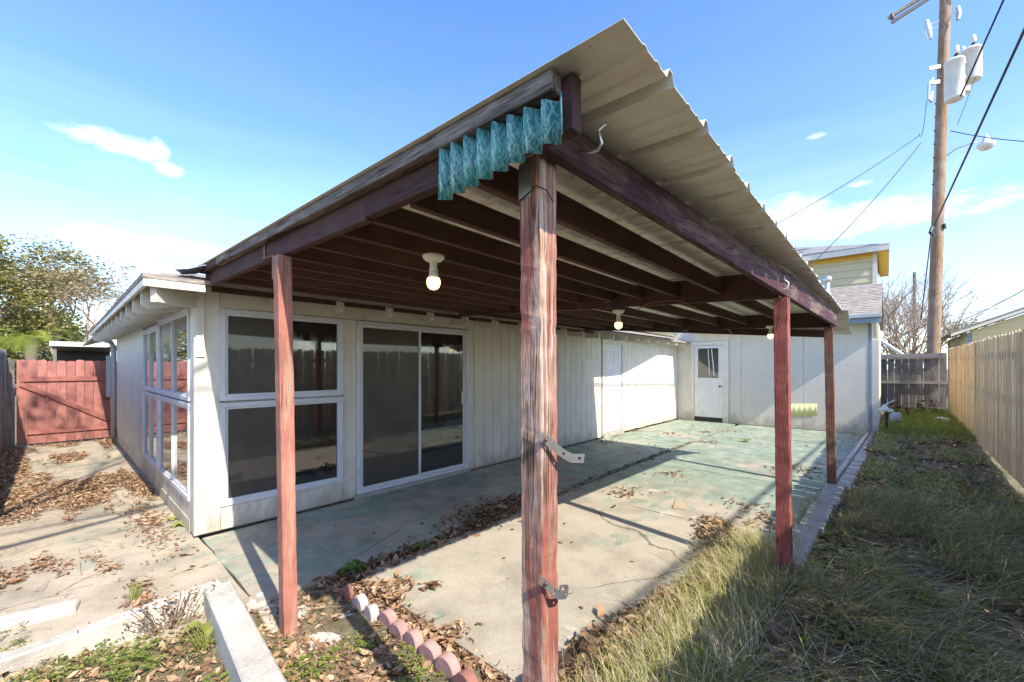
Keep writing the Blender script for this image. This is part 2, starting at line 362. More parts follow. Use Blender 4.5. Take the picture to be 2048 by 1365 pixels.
PAVR = m_conc('red_paver', (.33, .15, .12)); PAVP = m_conc('pink_paver', (.45, .27, .24)); PAVW = m_conc('whitish_paver', (.56, .47, .43))
STONE = m_conc('tan_stone', (.42, .34, .24))
def m_soil():
    m, t = newmat('soil_and_thatch'); o = t.pos()
    c = t.ramp(t.noise(o, 11., 9, .78), [(.25, (.08, .062, .04)), (.5, (.22, .18, .115)), (.72, (.38, .32, .21))])
    g = t.ramp(t.noise(o, 2.1, 7, .65), [(.45, 0.), (.62, 1.)]); c = t.mix(t.m('MULTIPLY', g, .55), c, (.07, .095, .03))
    t.out(c, .95, t.bump(t.noise(o, 60., 6, .7), .9, .02), .1); return m
SOIL = m_soil()
def m_leafy(name, stops, trans=.35, rough=.6, spec=.2):
    m, t = newmat(name); a = t.n('ShaderNodeAttribute', attribute_name='tint').outputs['Fac']
    c = t.ramp(a, stops)
    b = t.n('ShaderNodeBsdfPrincipled', {'Base Color': c, 'Roughness': rough, 'Specular IOR Level': spec})
    tr = t.n('ShaderNodeBsdfTranslucent', {0: c}); mx = t.n('ShaderNodeMixShader', {0: trans, 1: b.outputs[0], 2: tr.outputs[0]})
    t.n('ShaderNodeOutputMaterial', {0: mx.outputs[0]}); return m
GRASS = m_leafy('grass_blades', [(0, (.14, .17, .03)), (.3, (.25, .28, .055)), (.5, (.4, .37, .12)), (.7, (.5, .44, .26)), (1, (.66, .6, .42))])
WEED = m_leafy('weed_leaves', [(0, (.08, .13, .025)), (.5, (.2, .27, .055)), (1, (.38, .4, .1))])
LITTER = m_leafy('dead_leaves', [(0, (.07, .042, .028)), (.35, (.2, .115, .065)), (.6, (.34, .21, .125)), (.85, (.5, .35, .22)), (.93, (.54, .4, .27)), (1, (.5, .22, .08))], .12)
TREEL = m_leafy('tree_leaves', [(0, (.07, .085, .025)), (.35, (.18, .19, .055)), (.7, (.36, .33, .11)), (1, (.5, .41, .18))], .3)
BAREL = m_leafy('sparse_tree_leaves', [(0, (.16, .14, .07)), (.5, (.32, .27, .14)), (1, (.46, .38, .22))], .3)
PALMM = m_leafy('palm_fronds', [(0, (.1, .15, .02)), (.5, (.24, .3, .035)), (1, (.45, .47, .09))], .35, .45)
BARK = simple('tree_bark', (.27, .21, .16), .9, 0, .1, .35, .5)
TWIG = simple('bare_twig', (.4, .31, .24), .9, 0, .1, .25)
def m_emit(name, col, st):
    m, t = newmat(name); b = t.out(col, .3); b.inputs['Emission Color'].default_value = (*col, 1); b.inputs['Emission Strength'].default_value = st; return m
BULB = m_emit('glowing_bulb', (1, .62, .22), 1.6)

# ------------------------------------------------------------------ ground
def sm(a, b, x): x = min(1, max(0, (x - a) / (b - a))); return x * x * (3 - 2 * x)
def kx(Y): return -.80 + .036 * Y                    # inner line of the patio kerb
def gz(X, Y):
    z = -.05 + .03 * sm(-3.6, -3.1, X) * sm(.55, .75, Y) * (1 - sm(1.5, 1.7, Y))
    if X > -3.45 and X < -.9 and Y < .62: z += .11 * (1 - sm(-.25, .5, Y)) * (1 - sm(-1.6, -.9, X))
    if Y > -2:
        l = sm(kx(Y) - .1, kx(Y) + .25, X)
        z += l * (.05 + .2 * sm(5, 17, Y))
        z += .03 * sm(-1.15, -.75, X) * sm(.5, 1.8, Y) * (1 - sm(4, 4.6, Y))
    return z
xs = [-400, -150, -60, -30, -20, -14] + list(np.arange(-13, -3, 1.)) + list(np.arange(-3, 3, .15)) + [3, 4, 6, 10, 20, 50, 150, 400]
ys = [-400, -150, -50, -20, -10, -5, -3, -2] + list(np.arange(-1.5, 6, .2)) + list(np.arange(6, 20.1, .5)) + [22, 26, 32, 40, 60, 120, 400]
xs = sorted(set(float(x) for x in xs)); ys = sorted(set(float(y) for y in ys)); nx = len(xs)
g = MB(); g.v = [(x, y, gz(x, y) + (random.uniform(-.012, .012) if abs(x) < 3.2 and -2 < y < 19 else 0)) for y in ys for x in xs]
g.f = [(j * nx + i, j * nx + i + 1, (j + 1) * nx + i + 1, (j + 1) * nx + i) for j in range(len(ys) - 1) for i in range(nx - 1)]
struct(ob('ground', g, SOIL, smooth=True))

# patio and path: poured panels with open joints
patio = thing('patio_slab', 'worn green painted concrete patio', 'patio', (-3, 6, 0)); del patio['category']; del patio['label']; struct(patio)
def panel(x0, x1, y0, y1, mat, par, top=0., rag=0., nm='slab_panel'):
    pts = []
    def edge(a, b, n):
        for i in range(n): pts.append(Vector(a).lerp(Vector(b), i / n) + Vector((random.uniform(-rag, rag), random.uniform(-rag, rag), 0)))
    n = 8 if rag else 1
    edge((x0, y0, 0), (x1, y0, 0), n); edge((x1, y0, 0), (x1, y1, 0), n); edge((x1, y1, 0), (x0, y1, 0), n); edge((x0, y1, 0), (x0, y0, 0), n)
    mb = MB().prism([(p.x, p.y, -.12) for p in pts], (0, 0, .12 + top)); return ob(nm, mb, mat, par)
for a, b in [(.942, 3.55), (3.565, 6.2), (6.215, 9.2), (9.215, 13.3)]: panel(-4.9, -3.27, a, b, SLAB, patio, 0, .006)
panel(-3.13, kx(3) + .02, 1.62, 4.6, SLAB, patio, -.004, .008)
for a, b in [(4.61, 6.9), (6.91, 9.2), (9.21, 11.2), (11.21, 13.3)]:
    panel(-3.15, -1.9, a, b, SLAB, patio, random.uniform(-.006, .002), .006); panel(-1.885, kx((a + b) / 2), a, b, SLAB, patio, random.uniform(-.006, .002), .006)
path = thing('side_path', 'x', 'path', (-8, 0, 0)); del path['category']; del path['label']; struct(path)
for a, b in [(-13.3, -10.6), (-10.58, -8.1), (-8.08, -5.7), (-5.68, -3.32)]: panel(a, b, -.55, .93, PATH, path, random.uniform(-.012, -.002), .012)
# broken footing pieces by the left post
for k, pts in enumerate([[(-3.2, .92), (-2.86, .9), (-2.8, 1.05), (-2.95, 1.18), (-3.22, 1.12)], [(-2.9, 1.2), (-2.55, 1.22), (-2.42, 1.36), (-2.85, 1.4), (-3.02, 1.3)], [(-2.72, .96), (-2.4, 1.02), (-2.28, 1.22), (-2.5, 1.2), (-2.74, 1.12)], [(-3.42, .9), (-3.24, .88), (-3.24, 1.02), (-3.38, 1.06)]]):
    o = ob('broken_footing', MB().prism([(x, y, -.1) for x, y in pts], (0, 0, .1 + [-.008, -.016, -.018, -.004][k])), CONC, bevel=.006)
    tag(o, ['pale broken concrete piece left of the leaning left post', 'long pale concrete piece behind the left post base', 'pale concrete piece right of the left post base', 'small pale concrete piece at end of the low garden wall'][k], 'concrete', 'broken concrete around the left post')
# low garden walls
o = ob('garden_wall', MB().beam((-3.29, -1.6, .02), (-3.49, .78, .02), .09, .25, seg=12, wob=.004), CONC, bevel=.012); tag(o, 'thin low concrete wall along the leafy path, running to the left edge', 'low wall')
o = ob('garden_wall', MB().beam((-3.435, .75, .024), (-1.2, .605, .024), .158, .25, seg=8, wob=.003), CONC, bevel=.01); tag(o, 'thick low concrete wall beside the left post, running to the bottom edge', 'low wall')
o = ob('garden_wall', MB().beam((-4.35, -1.2, -.03), (-4.12, .1, -.03), .16, .13, seg=4, wob=.006), CONC, bevel=.012); tag(o, 'short flat concrete kerb stub on the path at the left edge', 'low wall')
# patio kerb
kb = thing('patio_kerb', 'pale concrete kerb between the patio and the shaded lawn', 'kerb', (kx(7), 7, 0))
y = 4.02
while y < 13:
    l = random.choice([.9, 1.1, .8]) if y > 7 else 1.018
    wk = .2 if y < 7 else .15; cxk = -.02 if y < 7 else .1
    ob('kerb_block', MB().beam((kx(y) + cxk + .07 * (y < 7), y, .0), (kx(y + l) + cxk + .04 * (y < 7), y + l - .012, .0), wk, .13, seg=3, wob=.003), KERB, kb, bevel=.008); y += l
ob('kerb_strip', MB().beam((kx(7.3) - .03, 7.4, .02), (kx(13) - .03, 13, .02), .06, .13, seg=6, wob=.006), CONC, kb, bevel=.008)
# scalloped edging pavers
ordn = ['first', 'second', 'third', 'fourth', 'fifth', 'sixth', 'seventh', 'eighth', 'ninth']
pm = [PAVR, PAVW, PAVW, PAVP, PAVP, PAVP, PAVP, PAVP, PAVR]
pc = ['dark red', 'whitish', 'whitish pink', 'pale pink', 'pink', 'pink', 'pink grey-faced', 'large pink grey-faced', 'dull red']
for k, (x, tl) in enumerate(zip([-2.9, -2.72, -2.55, -2.4, -2.25, -2.1, -1.94, -1.78, -1.6], [.3, .1, -.2, .15, .1, -.1, .2, .1, -.15])):
    r = .056 + .0028 * k + .003 * (k % 2); prof = [(math.cos(a) * r, math.sin(a) * r) for a in np.linspace(0, math.pi, 13)] + [(-r, -.08), (r, -.08)]
    R = Matrix.Rotation(tl * .5, 3, 'Z') @ Matrix.Rotation(tl * .35, 3, 'X')
    c0 = Vector((x, 1.43 + random.uniform(-.02, .02), .012 - .012 * random.random()))
    poly = [R @ Vector((u, -.03, v)) + c0 for u, v in prof]
    o = ob('edging_paver', MB().prism(poly, R @ Vector((0, .06, 0))), pm[k], bevel=.006)
    tag(o, f'{pc[k]} scalloped edging paver, {ordn[k]} in the row from the house', 'paver', 'row of scalloped edging pavers')

# ------------------------------------------------------------------ house
WX = -4.95; SY = .9; FY = 13.3
house = thing('house', 'single storey white board house with hip roof behind the patio cover', 'house', (WX, SY, 0))
ob('wall', MB().box(WX - .12, WX - .03, SY + .1, FY, 0, 2.52), WHITE, house)
ob('wall', MB().box(-12.5, WX - .121, SY + .03, SY + .12, 0, 2.52), WHITE, house)
for p in ((WX - .06, WX + .012, SY - .012, SY + .2),): ob('corner_board', MB().box(p[0], p[1], p[2], p[3], .02, 2.5), TRIM, house, bevel=.004)
ob('corner_board', MB().box(WX - .2, WX - .062, SY - .008, SY + .06, .02, 2.5), TRIM, house, bevel=.004)
ob('batten', MB().box(WX + .012, WX + .03, SY + .0, SY + .07, 1.75, 2.42), TRIM, house, bevel=.003)
def box_frame(mb, ax, c, u0, u1, z0, z1, t, d0, d1, sill=None):
    """rectangular ring frame on plane ax=c"""
    for (a, b, e, f) in ((u0, u1, z1 - t, z1), (u0, u1, z0, z0 + t), (u0, u0 + t, z0 + t + .0005, z1 - t - .0005), (u1 - t, u1, z0 + t + .0005, z1 - t - .0005)):
        if ax == 'x': mb.box(c + d0, c + d1, a, b, e, f)
        else: mb.box(a, b, c - d1, c - d0, e, f)
    return mb
def pane(par, ax, c, u0, u1, z0, z1, d, mat, nm='pane'):
    mb = MB(); mb.box(c + d - .006, c + d, u0, u1, z0, z1) if ax == 'x' else mb.box(u0, u1, c - d, c - d + .006, z0, z1)
    return ob(nm, mb, mat, par)
def kick(ax, u0, u1, z0, z1, d, nm='wall_board', mat=None):
    mb = MB(); mb.box(WX - .03, WX + d, u0, u1, z0, z1) if ax == 'x' else mb.box(u0, u1, SY - d, SY + .03, z0, z1)
    return ob(nm, mb, mat or WHITE, house, bevel=.003)
# big window by the corner (main wall)
def window(ax, c, u0, u1, z0, z1, split, left=SCREEN, right=GLASS):
    fr = MB(); box_frame(fr, ax, c, u0, u1, z0, z1, .045, -.02, .022)
    wn = ob('window', fr, FRAME, house, bevel=.003)
    inner = MB(); box_frame(inner, ax, c, u0 + .045, u1 - .045, z0 + .045, z1 - .045, .022, -.02, .008); ob('frame', inner, FRAME, wn)
    a, b = u0 + .067, u1 - .067
    if split:
        s = a + (b - a) * split
        pane(wn, ax, c, a, s - .004, z0 + .067, z1 - .067, -.006, left); pane(wn, ax, c, s + .004, b, z0 + .067, z1 - .067, -.009, right)
        mu = MB(); mu.box(c - .02, c + .004, s - .012, s + .012, z0 + .068, z1 - .068) if ax == 'x' else mu.box(s - .014, s + .014, c - .016, c + .02, z0 + .068, z1 - .068)
        ob('mullion', mu, FRAME, wn)
    else: pane(wn, ax, c, a, b, z0 + .067, z1 - .067, -.008, right)
    return wn
window('x', WX, 1.1, 2.36, 1.31, 2.24, .53); window('x', WX, 1.1, 2.36, .25, 1.29, .53)
kick('x', 1.103, 2.36, .02, .247, .006); kick('x', 2.364, 2.535, .02, 2.24, .004); kick('x', 1.103, 4.49, 2.244, 2.5, .002, 'frieze_board')
# sliding door
sd = ob('sliding_door', box_frame(MB(), 'x', WX, 2.54, 4.39, .05, 2.235, .04, -.02, .03), FRAME, house, bevel=.003)
ob('track', MB().box(WX - .02, WX + .05, 2.5, 4.42, .0, .048), KERB, sd)
ob('panel_frame', box_frame(MB(), 'x', WX, 2.582, 3.5, .092, 2.193, .035, -.005, .018), FRAME, sd); pane(sd, 'x', WX, 2.618, 3.464, .128, 2.157, .004, SCREEN, 'screen')
ob('panel_frame', box_frame(MB(), 'x', WX, 3.47, 4.348, .092, 2.193, .04, -.022, -.006), FRAME, sd); pane(sd, 'x', WX, 3.512, 4.306, .134, 2.151, -.012, GLASS)
hd = MB(); hd.tube([(WX + .0, 4.25, 1.08), (WX + .045, 4.25, 1.1), (WX + .045, 4.25, 1.26), (WX + .0, 4.25, 1.28)], .011, 8); ob('handle', hd, PVC, sd, True)
kick('x', 4.394, 4.52, .02, 2.4, .012, 'corner_board', TRIM)
# board siding on the main wall
def siding(y0, y1, d, z1=2.46, pitch=.205, z0=.03):
    n = max(1, round((y1 - y0) / pitch)); p = (y1 - y0) / n
    for i in range(n): ob('siding_board', MB().box(WX - .03, WX + d + random.uniform(-.0015, .0015), y0 + i * p + .0035, y0 + (i + 1) * p - .0035, z0 + random.uniform(-.01, .01), z1), WHITE, house, bevel=.002)
siding(4.525, 8.52, .016); siding(9.65, 12.48, .016); siding(12.485, 13.29, -.006)
kick('x', 4.525, 8.52, 2.462, 2.52, .022, 'frieze_board', TRIM)
# panelled door in the main wall
def panel_door(y0, y1):
    d = ob('door', MB().box(WX - .03, WX - .004, y0 + .07, y1 - .07, .1, 2.2), DOORW, house)
    ob('door_frame', MB().box(WX - .03, WX + .035, y0, y0 + .068, .03, 2.32).box(WX - .03, WX + .035, y1 - .068, y1, .03, 2.32).box(WX - .03, WX + .035, y0 + .0685, y1 - .0685, 2.203, 2.32), TRIM, d)
    w2 = (y1 - y0 - .14); 
    for (za, zb) in ((.3, .85), (1.0, 1.62), (1.76, 2.06)):
        for a, b in ((.12, .44), (.56, .88)):
            u0, u1 = y0 + .07 + a * w2, y0 + .07 + b * w2
            ob('door_panel', box_frame(MB(), 'x', WX, u0, u1, za, zb, .022, -.0045, .004).box(WX - .0045, WX + .001, u0 + .03, u1 - .03, za + .03, zb - .03), DOORW, d)
    ob('doorstep', MB().box(WX - .03, WX + .06, y0 + .02, y1 - .02, 0, .085), KERB, d); return d
panel_door(8.56, 9.6)
ob('hatch_cover', MB().box(WX + .0165, WX + .024, 7.72, 8.46, 1.28, 1.82), WHITE, house, bevel=.002)
# side wall: windows then boards
window('y', SY, -7.0, -5.16, 1.31, 2.25, .5, SCREEN, GLASS); window('y', SY, -7.0, -5.16, .31, 1.29, .5, SCREEN, GLASS)
window('y', SY, -8.4, -7.06, 1.31, 2.2, .45, SCREEN, GLASS); window('y', SY, -8.4, -7.06, .31, 1.29, .45, SCREEN, GLASS)
kick('y', -8.42, -5.152, .13, .306, .004); kick('y', -8.42, -5.152, .0, .126, .012); kick('y', -8.42, -5.152, 2.254, 2.5, .002, 'frieze_board')
n = 19
for i in range(n):
    a = -12.5 + i * (4.06 / n); ob('siding_board', MB().box(a + .004, a + 4.06 / n - .004, SY - .016 - random.uniform(0, .002), SY + .03, .32, 2.48), WHITE, house, bevel=.002)
for k in range(2): kick('y', -12.5, -8.43, .02 + k * .15, .165 + k * .15, .012 - k * .004)
# rafter tails
for yy in np.arange(1.55, 13, .63):
    ob('rafter_tail', MB().prism([(WX + .0, yy - .02, 2.30), (WX + .0, yy - .02, 2.48), (-4.58, yy - .02, 2.385), (-4.58, yy - .02, 2.31), (-4.62, yy - .02, 2.28)], (0, .042, 0)), TRIM, house)
for xx in np.arange(-12.2, -4.9, .6):
    ob('rafter_tail', MB().prism([(xx - .02, SY, 2.25), (xx - .02, SY, 2.38), (xx - .02, .51, 2.345), (xx - .02, .51, 2.21), (xx - .02, .56, 2.18)], (.045, 0, 0)), TRIM, house)
ob('rafter_tail', MB().beam((-4.95, .9, 2.29), (-4.6, .55, 2.27), .05, .13), TRIM, house)
ob('fascia', MB().box(-12.7, -4.535, .478, .503, 2.322, 2.385), TRIM, house, bevel=.003); ob('fascia', MB().box(-4.56, -4.533, .506, .9, 2.322, 2.385), TRIM, house, bevel=.003)
# hip roof: deck plus shingle courses
def hip(e0, e1, f0, f1, z0, sl, th, mat, course=.14, nm='roof'):
    """eave rectangle, ridge along y"""
    hw = (e1 - e0) / 2; zr = z0 + sl * hw; xm = (e0 + e1) / 2
    A, B, Cc, D = Vector((e0, f0, z0)), Vector((e1, f0, z0)), Vector((e1, f1, z0)), Vector((e0, f1, z0))
    R0, R1 = Vector((xm, f0 + hw, zr)), Vector((xm, f1 - hw, zr))
    mb = MB(); dn = Vector((0, 0, -th))
    base = [A, B, Cc, D, R0, R1]; mb.add(base + [p + dn for p in base], [(0, 1, 4), (1, 2, 5, 4), (2, 3, 5), (3, 0, 4, 5), (6, 10, 7), (7, 10, 11, 8), (8, 11, 9), (9, 11, 10, 6), (0, 6, 7, 1), (1, 7, 8, 2), (2, 8, 9, 3), (3, 9, 6, 0)])
    rf = ob(nm, mb, mat, house)
    cs = MB()
    def face(P, Q, T, U):   # eave P->Q, top U->T  (U above P)
        L = ((P + Q) / 2 - (T + U) / 2).length; k = int(L / course); nrm = (Q - P).cross(U - P).normalized(); 
        if nrm.z < 0: nrm = -nrm
        for i in range(k):
            t0, t1 = i / k, (i + 1.12) / k; t1 = min(t1, 1)
            a, b, c, d = P.lerp(U, t0), Q.lerp(T, t0), Q.lerp(T, t1), P.lerp(U, t1)
            l = nrm * .009; s_ = nrm * .001
            cs.add([a + l, b + l, c + s_, d + s_, a, b], [(0, 1, 2, 3), (4, 5, 1, 0)])
    face(A, B, R0, R0); face(B, Cc, R1, R0); face(Cc, D, R1, R1); face(D, A, R0, R1)
    o = ob('shingle_courses', cs, mat, rf); o['kind'] = 'stuff'; return rf
hip(-12.75, -4.53, .475, 17.5, 2.418, .3, .028, SHIN)
# loose flashing at the roof corner
ob('flashing', MB().beam((-4.62, .72, 2.49), (-4.5, 1.0, 2.56), .22, .006, seg=3, wob=.012), GALV, house)
ob('flashing', MB().beam((-4.75, .8, 2.53), (-4.55, .95, 2.58), .12, .005, seg=3, wob=.015), DARKM, house)
# downpipe and rear section of the side wall
ob('downpipe', MB().tube([(-12.9, .55, 2.35), (-12.75, .62, 2.27), (-12.62, .8, 2.2), (-12.56, .84, 2.08), (-12.56, .84, .1)], .045, 10), GUT, house, True)
ob('gutter', MB().beam((-12.62, .78, 1.0), (-12.62, .78, 1.9), .1, .08, up=(1, 0, 0)), GUT, house)
ob('rear_wall', MB().box(-18, -12.52, 1.6, 1.75, 0, 2.35), WHITE, house); ob('rear_roof', MB().prism([(-18.5, .55, 2.3), (-12.78, .55, 2.3), (-12.78, 3.0, 3.2), (-18.5, 3.0, 3.2)], (0, 0, .06)), SHIN, house)
# far wing
ob('wing_wall', MB().box(-3.45, -.30, FY, FY + .15, .0, 2.74), GREYW, house)
for a, b in ((-3.449, -3.13), (-3.125, -1.65), (-1.645, -.345)): ob('wall_panel', MB().box(a + .003, b - .003, FY - .012, FY, .02, 2.72), GREYW, house, bevel=.002)
ob('wall_panel', MB().box(-3.44, -3.14, FY - .018, FY - .0125, .45, .47), GREYW, house)
ob('wing_wall', MB().box(-.305, -.16, FY + .152, 18.2, .0, 2.74), GREYW, house); ob('corner_board', MB().box(-.345, -.28, FY - .02, FY + .03, .0, 2.72), BLUEG, house, bevel=.003)
ob('corner_board', MB().box(-.277, -.15, FY - .01, FY + .09, .0, 2.3), GREYW, house, bevel=.003)
dr = ob('door', MB().box(-4.42, -3.62, FY - .035, FY + .02, .12, 2.3), DOORW, house)
ob('door_frame', MB().box(-4.53, -4.425, FY - .05, FY + .1, .0, 2.42).box(-3.615, -3.452, FY - .05, FY + .1, .0, 2.42).box(-4.4245, -3.6155, FY - .05, FY + .1, 2.31, 2.42), TRIM, dr)
ob('pane', MB().box(-4.31, -3.73, FY - .042, FY - .037, 1.33, 2.22), GLASS, dr); ob('frame', box_frame(MB(), 'y', FY, -4.34, -3.70, 1.30, 2.25, .028, .036, .05), DOORW, dr)
ob('curtain', MB().tube([(-3.98, FY - .046, 1.4), (-3.99, FY - .047, 1.7), (-4.02, FY - .046, 2.2)], .012, 6).tube([(-3.85, FY - .046, 1.38), (-3.87, FY - .047, 1.7), (-3.92, FY - .046, 2.2)], .014, 6), DOORW, dr)
for z in (.35, .65, .95): ob('door_panel', box_frame(MB(), 'y', FY, -4.32, -3.72, z, z + .25, .02, .034, .043), DOORW, dr)
ob('kick_plate', MB().box(-4.42, -3.62, FY - .045, FY - .036, .03, .14), BLACKR, dr); ob('knob', MB().lathe((-3.68, FY - .036, 1.08), [(.012, 0), (.012, .03), (.03, .045), (.03, .06), (.005, .07)], 12, (0, -1, 0)), DARKM, dr, True)
ob('wing_wall', MB().box(-4.97, -4.535, FY, FY + .15, 0, 2.74), WHITE, house); ob('wing_wall', MB().box(-4.534, -3.451, FY + .101, FY + .15, 0, 2.74), WHITE, house); ob('wing_wall', MB().box(-4.534, -3.451, FY, FY + .0995, 2.425, 2.74), WHITE, house)
# wing gable roof with built courses
EZ, RZ, EY, RY = 2.93, 4.02, 12.86, 15.4
wr = ob('wing_roof', MB().prism([(-4.4, EY, EZ - .03), (-4.4, RY, RZ - .03), (-4.4, 17.95, EZ - .03), (-4.4, 17.95, EZ - .1), (-4.4, RY, RZ - .1), (-4.4, EY, EZ - .1)], (4.3, 0, 0)), SHIN, house)
cs = MB(); k = 19
for i in range(k):
    a, b = i / k, min(1, (i + 1.1) / k); P = lambda t, l: (EY - .02 + (RY - EY + .02) * t, EZ - .03 + (RZ - EZ) * t + l)
    ya, za = P(a, .014); yb, zb = P(b, .002); xq = -4.4
    while xq < -.1:
        wq = min(random.uniform(.25, .4), -.098 - xq); dz = random.uniform(-.003, .003)
        cs.add([(xq, ya, za + dz), (xq + wq, ya, za + dz), (xq + wq, yb, zb), (xq, yb, zb), (xq, ya, za - .012), (xq + wq, ya, za - .012)], [(0, 1, 2, 3), (4, 5, 1, 0)]); xq += wq
o = ob('shingle_courses', cs, SHIN, wr); o['kind'] = 'stuff'
ob('wing_fascia', MB().box(-4.4, -.11, EY + .0, EY + .025, 2.70, 2.90), BLUEG, house); ob('soffit', MB().box(-4.4, -.11, EY + .027, FY - .001, 2.745, 2.765), CREAM, house)
ob('wing_gutter', MB().box(-4.4, -.10, EY - .07, EY - .002, 2.82, 2.9), GUT, house, bevel=.008)
ob('bracket', MB().prism([(-.27, EY + .05, 2.74), (-.27, FY - .01, 2.74), (-.27, FY - .01, 2.35)], (.08, 0, 0)), CREAM, house)
ob('vent_pipe', MB().tube([(-1.23, 14.2, 3.3), (-1.23, 14.2, 4.12)], .07, 12).lathe((-1.23, 14.2, 3.98), [(.07, 0), (.11, .02), (.11, .14), (.07, .16)], 12), GALV, house, True)
ob('lamp_bracket', MB().beam(wd(1638, 806, 11.3), wd(1632, 822, 11.3), .04, .02), RUST, house)
# corrugated yellow piece fixed on the far wall
def wavy(p00, p10, p11, p01, waves, amp, nrm, n=10):
    vs = []; fs = []; N = waves * n; nrm = Vector(nrm)
    for i in range(N + 1):
        t = i / N; o_ = nrm * (amp * math.cos(t * waves * 2 * math.pi)); 
        for a, b in ((p00, p10), (p01, p11)): vs.append(Vector(a).lerp(Vector(b), t) + o_)
        for a, b in ((p00, p10), (p01, p11)): vs.append(Vector(a).lerp(Vector(b), t) + o_ - nrm * .003)
    for i in range(N):
        k = i * 4; fs += [(k, k + 4, k + 5, k + 1), (k + 2, k + 3, k + 7, k + 6), (k, k + 2, k + 6, k + 4), (k + 1, k + 5, k + 7, k + 3)]
    fs += [(0, 1, 3, 2), (N * 4, N * 4 + 2, N * 4 + 3, N * 4 + 1)]
    return MB().add(vs, fs)
o = ob('corrugated_offcut', wavy(at_y(1580, 834, 13.275), at_y(1634, 832, 13.275), at_y(1634, 808, 13.275), at_y(1580, 808, 13.275), 5, .004, (0, -1, 0)), YELF, None, True); tag(o, 'pale yellow corrugated plastic offcut fixed low on the grey far wall', 'plastic sheet')

# ------------------------------------------------------------------ patio cover
pc_ = thing('patio_cover', 'wooden patio cover with red posts, dark joists and corrugated metal roof', 'patio cover', (-2.7, 4.5, 0))
def lerpk(x, pts):
    for (a, va), (b, vb) in zip(pts, pts[1:]):
        if x <= b: return va + (vb - va) * max(0, (x - a) / (b - a))
    return pts[-1][1]
def rz(X, Y):
    zi = lerpk(Y, [(.8, 2.57), (7.2, 2.57), (8.0, 2.57)]); zo = lerpk(Y, [(.8, 2.445), (2.2, 2.43), (7.3, 2.425), (8.0, 2.14)])
    t = (X + 4.6) / 4.15; return zi + (zo - zi) * t
def leaning(b, t, a, seg=14, wob=.002, chip=.003):
    mb = MB(); mb.beam(b, t, a, a, up=(0, 1, 0), seg=seg * 3, wob=wob * .5); b, t = Vector(b), Vector(t)
    for i, v in enumerate(mb.v):
        q = b.lerp(t, (i // 4) / (seg * 3)); k = random.random() ** 5 * chip; d = (q - Vector(v)).normalized(); mb.v[i] = tuple(Vector(v) + d * k)
    return mb
P1b, P1t = at_z(578, 1262, -.01), wd(565, 519, 2.57); P2x = (-.86, 1.08)
p1 = ob('post', leaning((P1b.x, P1b.y, -.15), (P1t.x, P1t.y, 2.34), .083), POST1, pc_, bevel=.004, label='faded smooth red post, leaning, nearest the house corner')
p2 = ob('post', leaning((P2x[0] + .008, P2x[1] + .004, -.12), (P2x[0] - .004, P2x[1], 2.34), .089, 26, .0018, .005), POST2, pc_, bevel=.0035, label='weathered peeling red corner post with metal straps')
p3 = ob('post', leaning((-.605, 3.9, -.12), (-.625, 3.88, 2.2), .098, 16, .002), POST3, pc_, bevel=.0035, label='rough red painted post standing in dry grass')
p4 = ob('post', leaning((-.565, 7.14, .06), (-.60, 7.14, 2.21), .098, 16, .003), POST4, pc_, bevel=.0035, label='brown worn post standing on the kerb')
# front beam, trim, splice
def fb(X): return 2.41 - (X + 4.91) * .0303
def fbeam(x0, x1, dz, y):
    q = [(x0, y, fb(x0) + dz), (x1, y, fb(x1) + dz), (x1, y, rz(x1, .9) - .004), (x0, y, rz(x0, .9) - .004)]; return MB().prism(q, (0, .042, 0))
ob('front_beam', fbeam(-4.72, -1.745, 0, .935), WOODBX, pc_, bevel=.003); ob('front_beam', fbeam(-1.74, -.625, .012, .932), WOODBX, pc_, bevel=.003)
for a, b in ((-4.7, -4.12), (-4.118, -3.06), (-3.055, -.66)):
    ob('edge_trim', MB().prism([(a, .884, rz(a, .9) - .058), (b, .884, rz(b, .9) - .058), (b, .884, rz(b, .9) - .004), (a, .884, rz(a, .9) - .004)], (0, .046, 0)), TRIMX if a > -4.5 else WOODBX, pc_, bevel=.003)
ob('beam_bracket', MB().beam((-3.07, .93, 2.47), (-3.07, .93, 2.37), .03, .006, up=(0, 1, 0)).beam((-3.07, .93, 2.37), (-2.84, .915, 2.345), .03, .006).beam((-2.825, .905, 2.345), (-2.825, .905, 2.2), .03, .006, up=(0, 1, 0)), RUST, pc_)
# outer beam
def obeam(a, b, z0a, z0b, h=.165): 
    return MB().prism([(a[0] - .02, a[1], z0a), (b[0] - .02, b[1], z0b), (b[0] - .02, b[1], min(z0b + h, rz(b[0], b[1]) - .012)), (a[0] - .02, a[1], min(z0a + h, rz(a[0], a[1]) - .012))], (.042, 0, 0))
ob('outer_beam', obeam((-.795, 1.0), (-.60, 3.98), 2.32, 2.205, .2), PURP, pc_, bevel=.003); ob('outer_beam', obeam((-.598, 3.985), (-.535, 7.36), 2.205, 2.215, .2), PURP, pc_, bevel=.003)
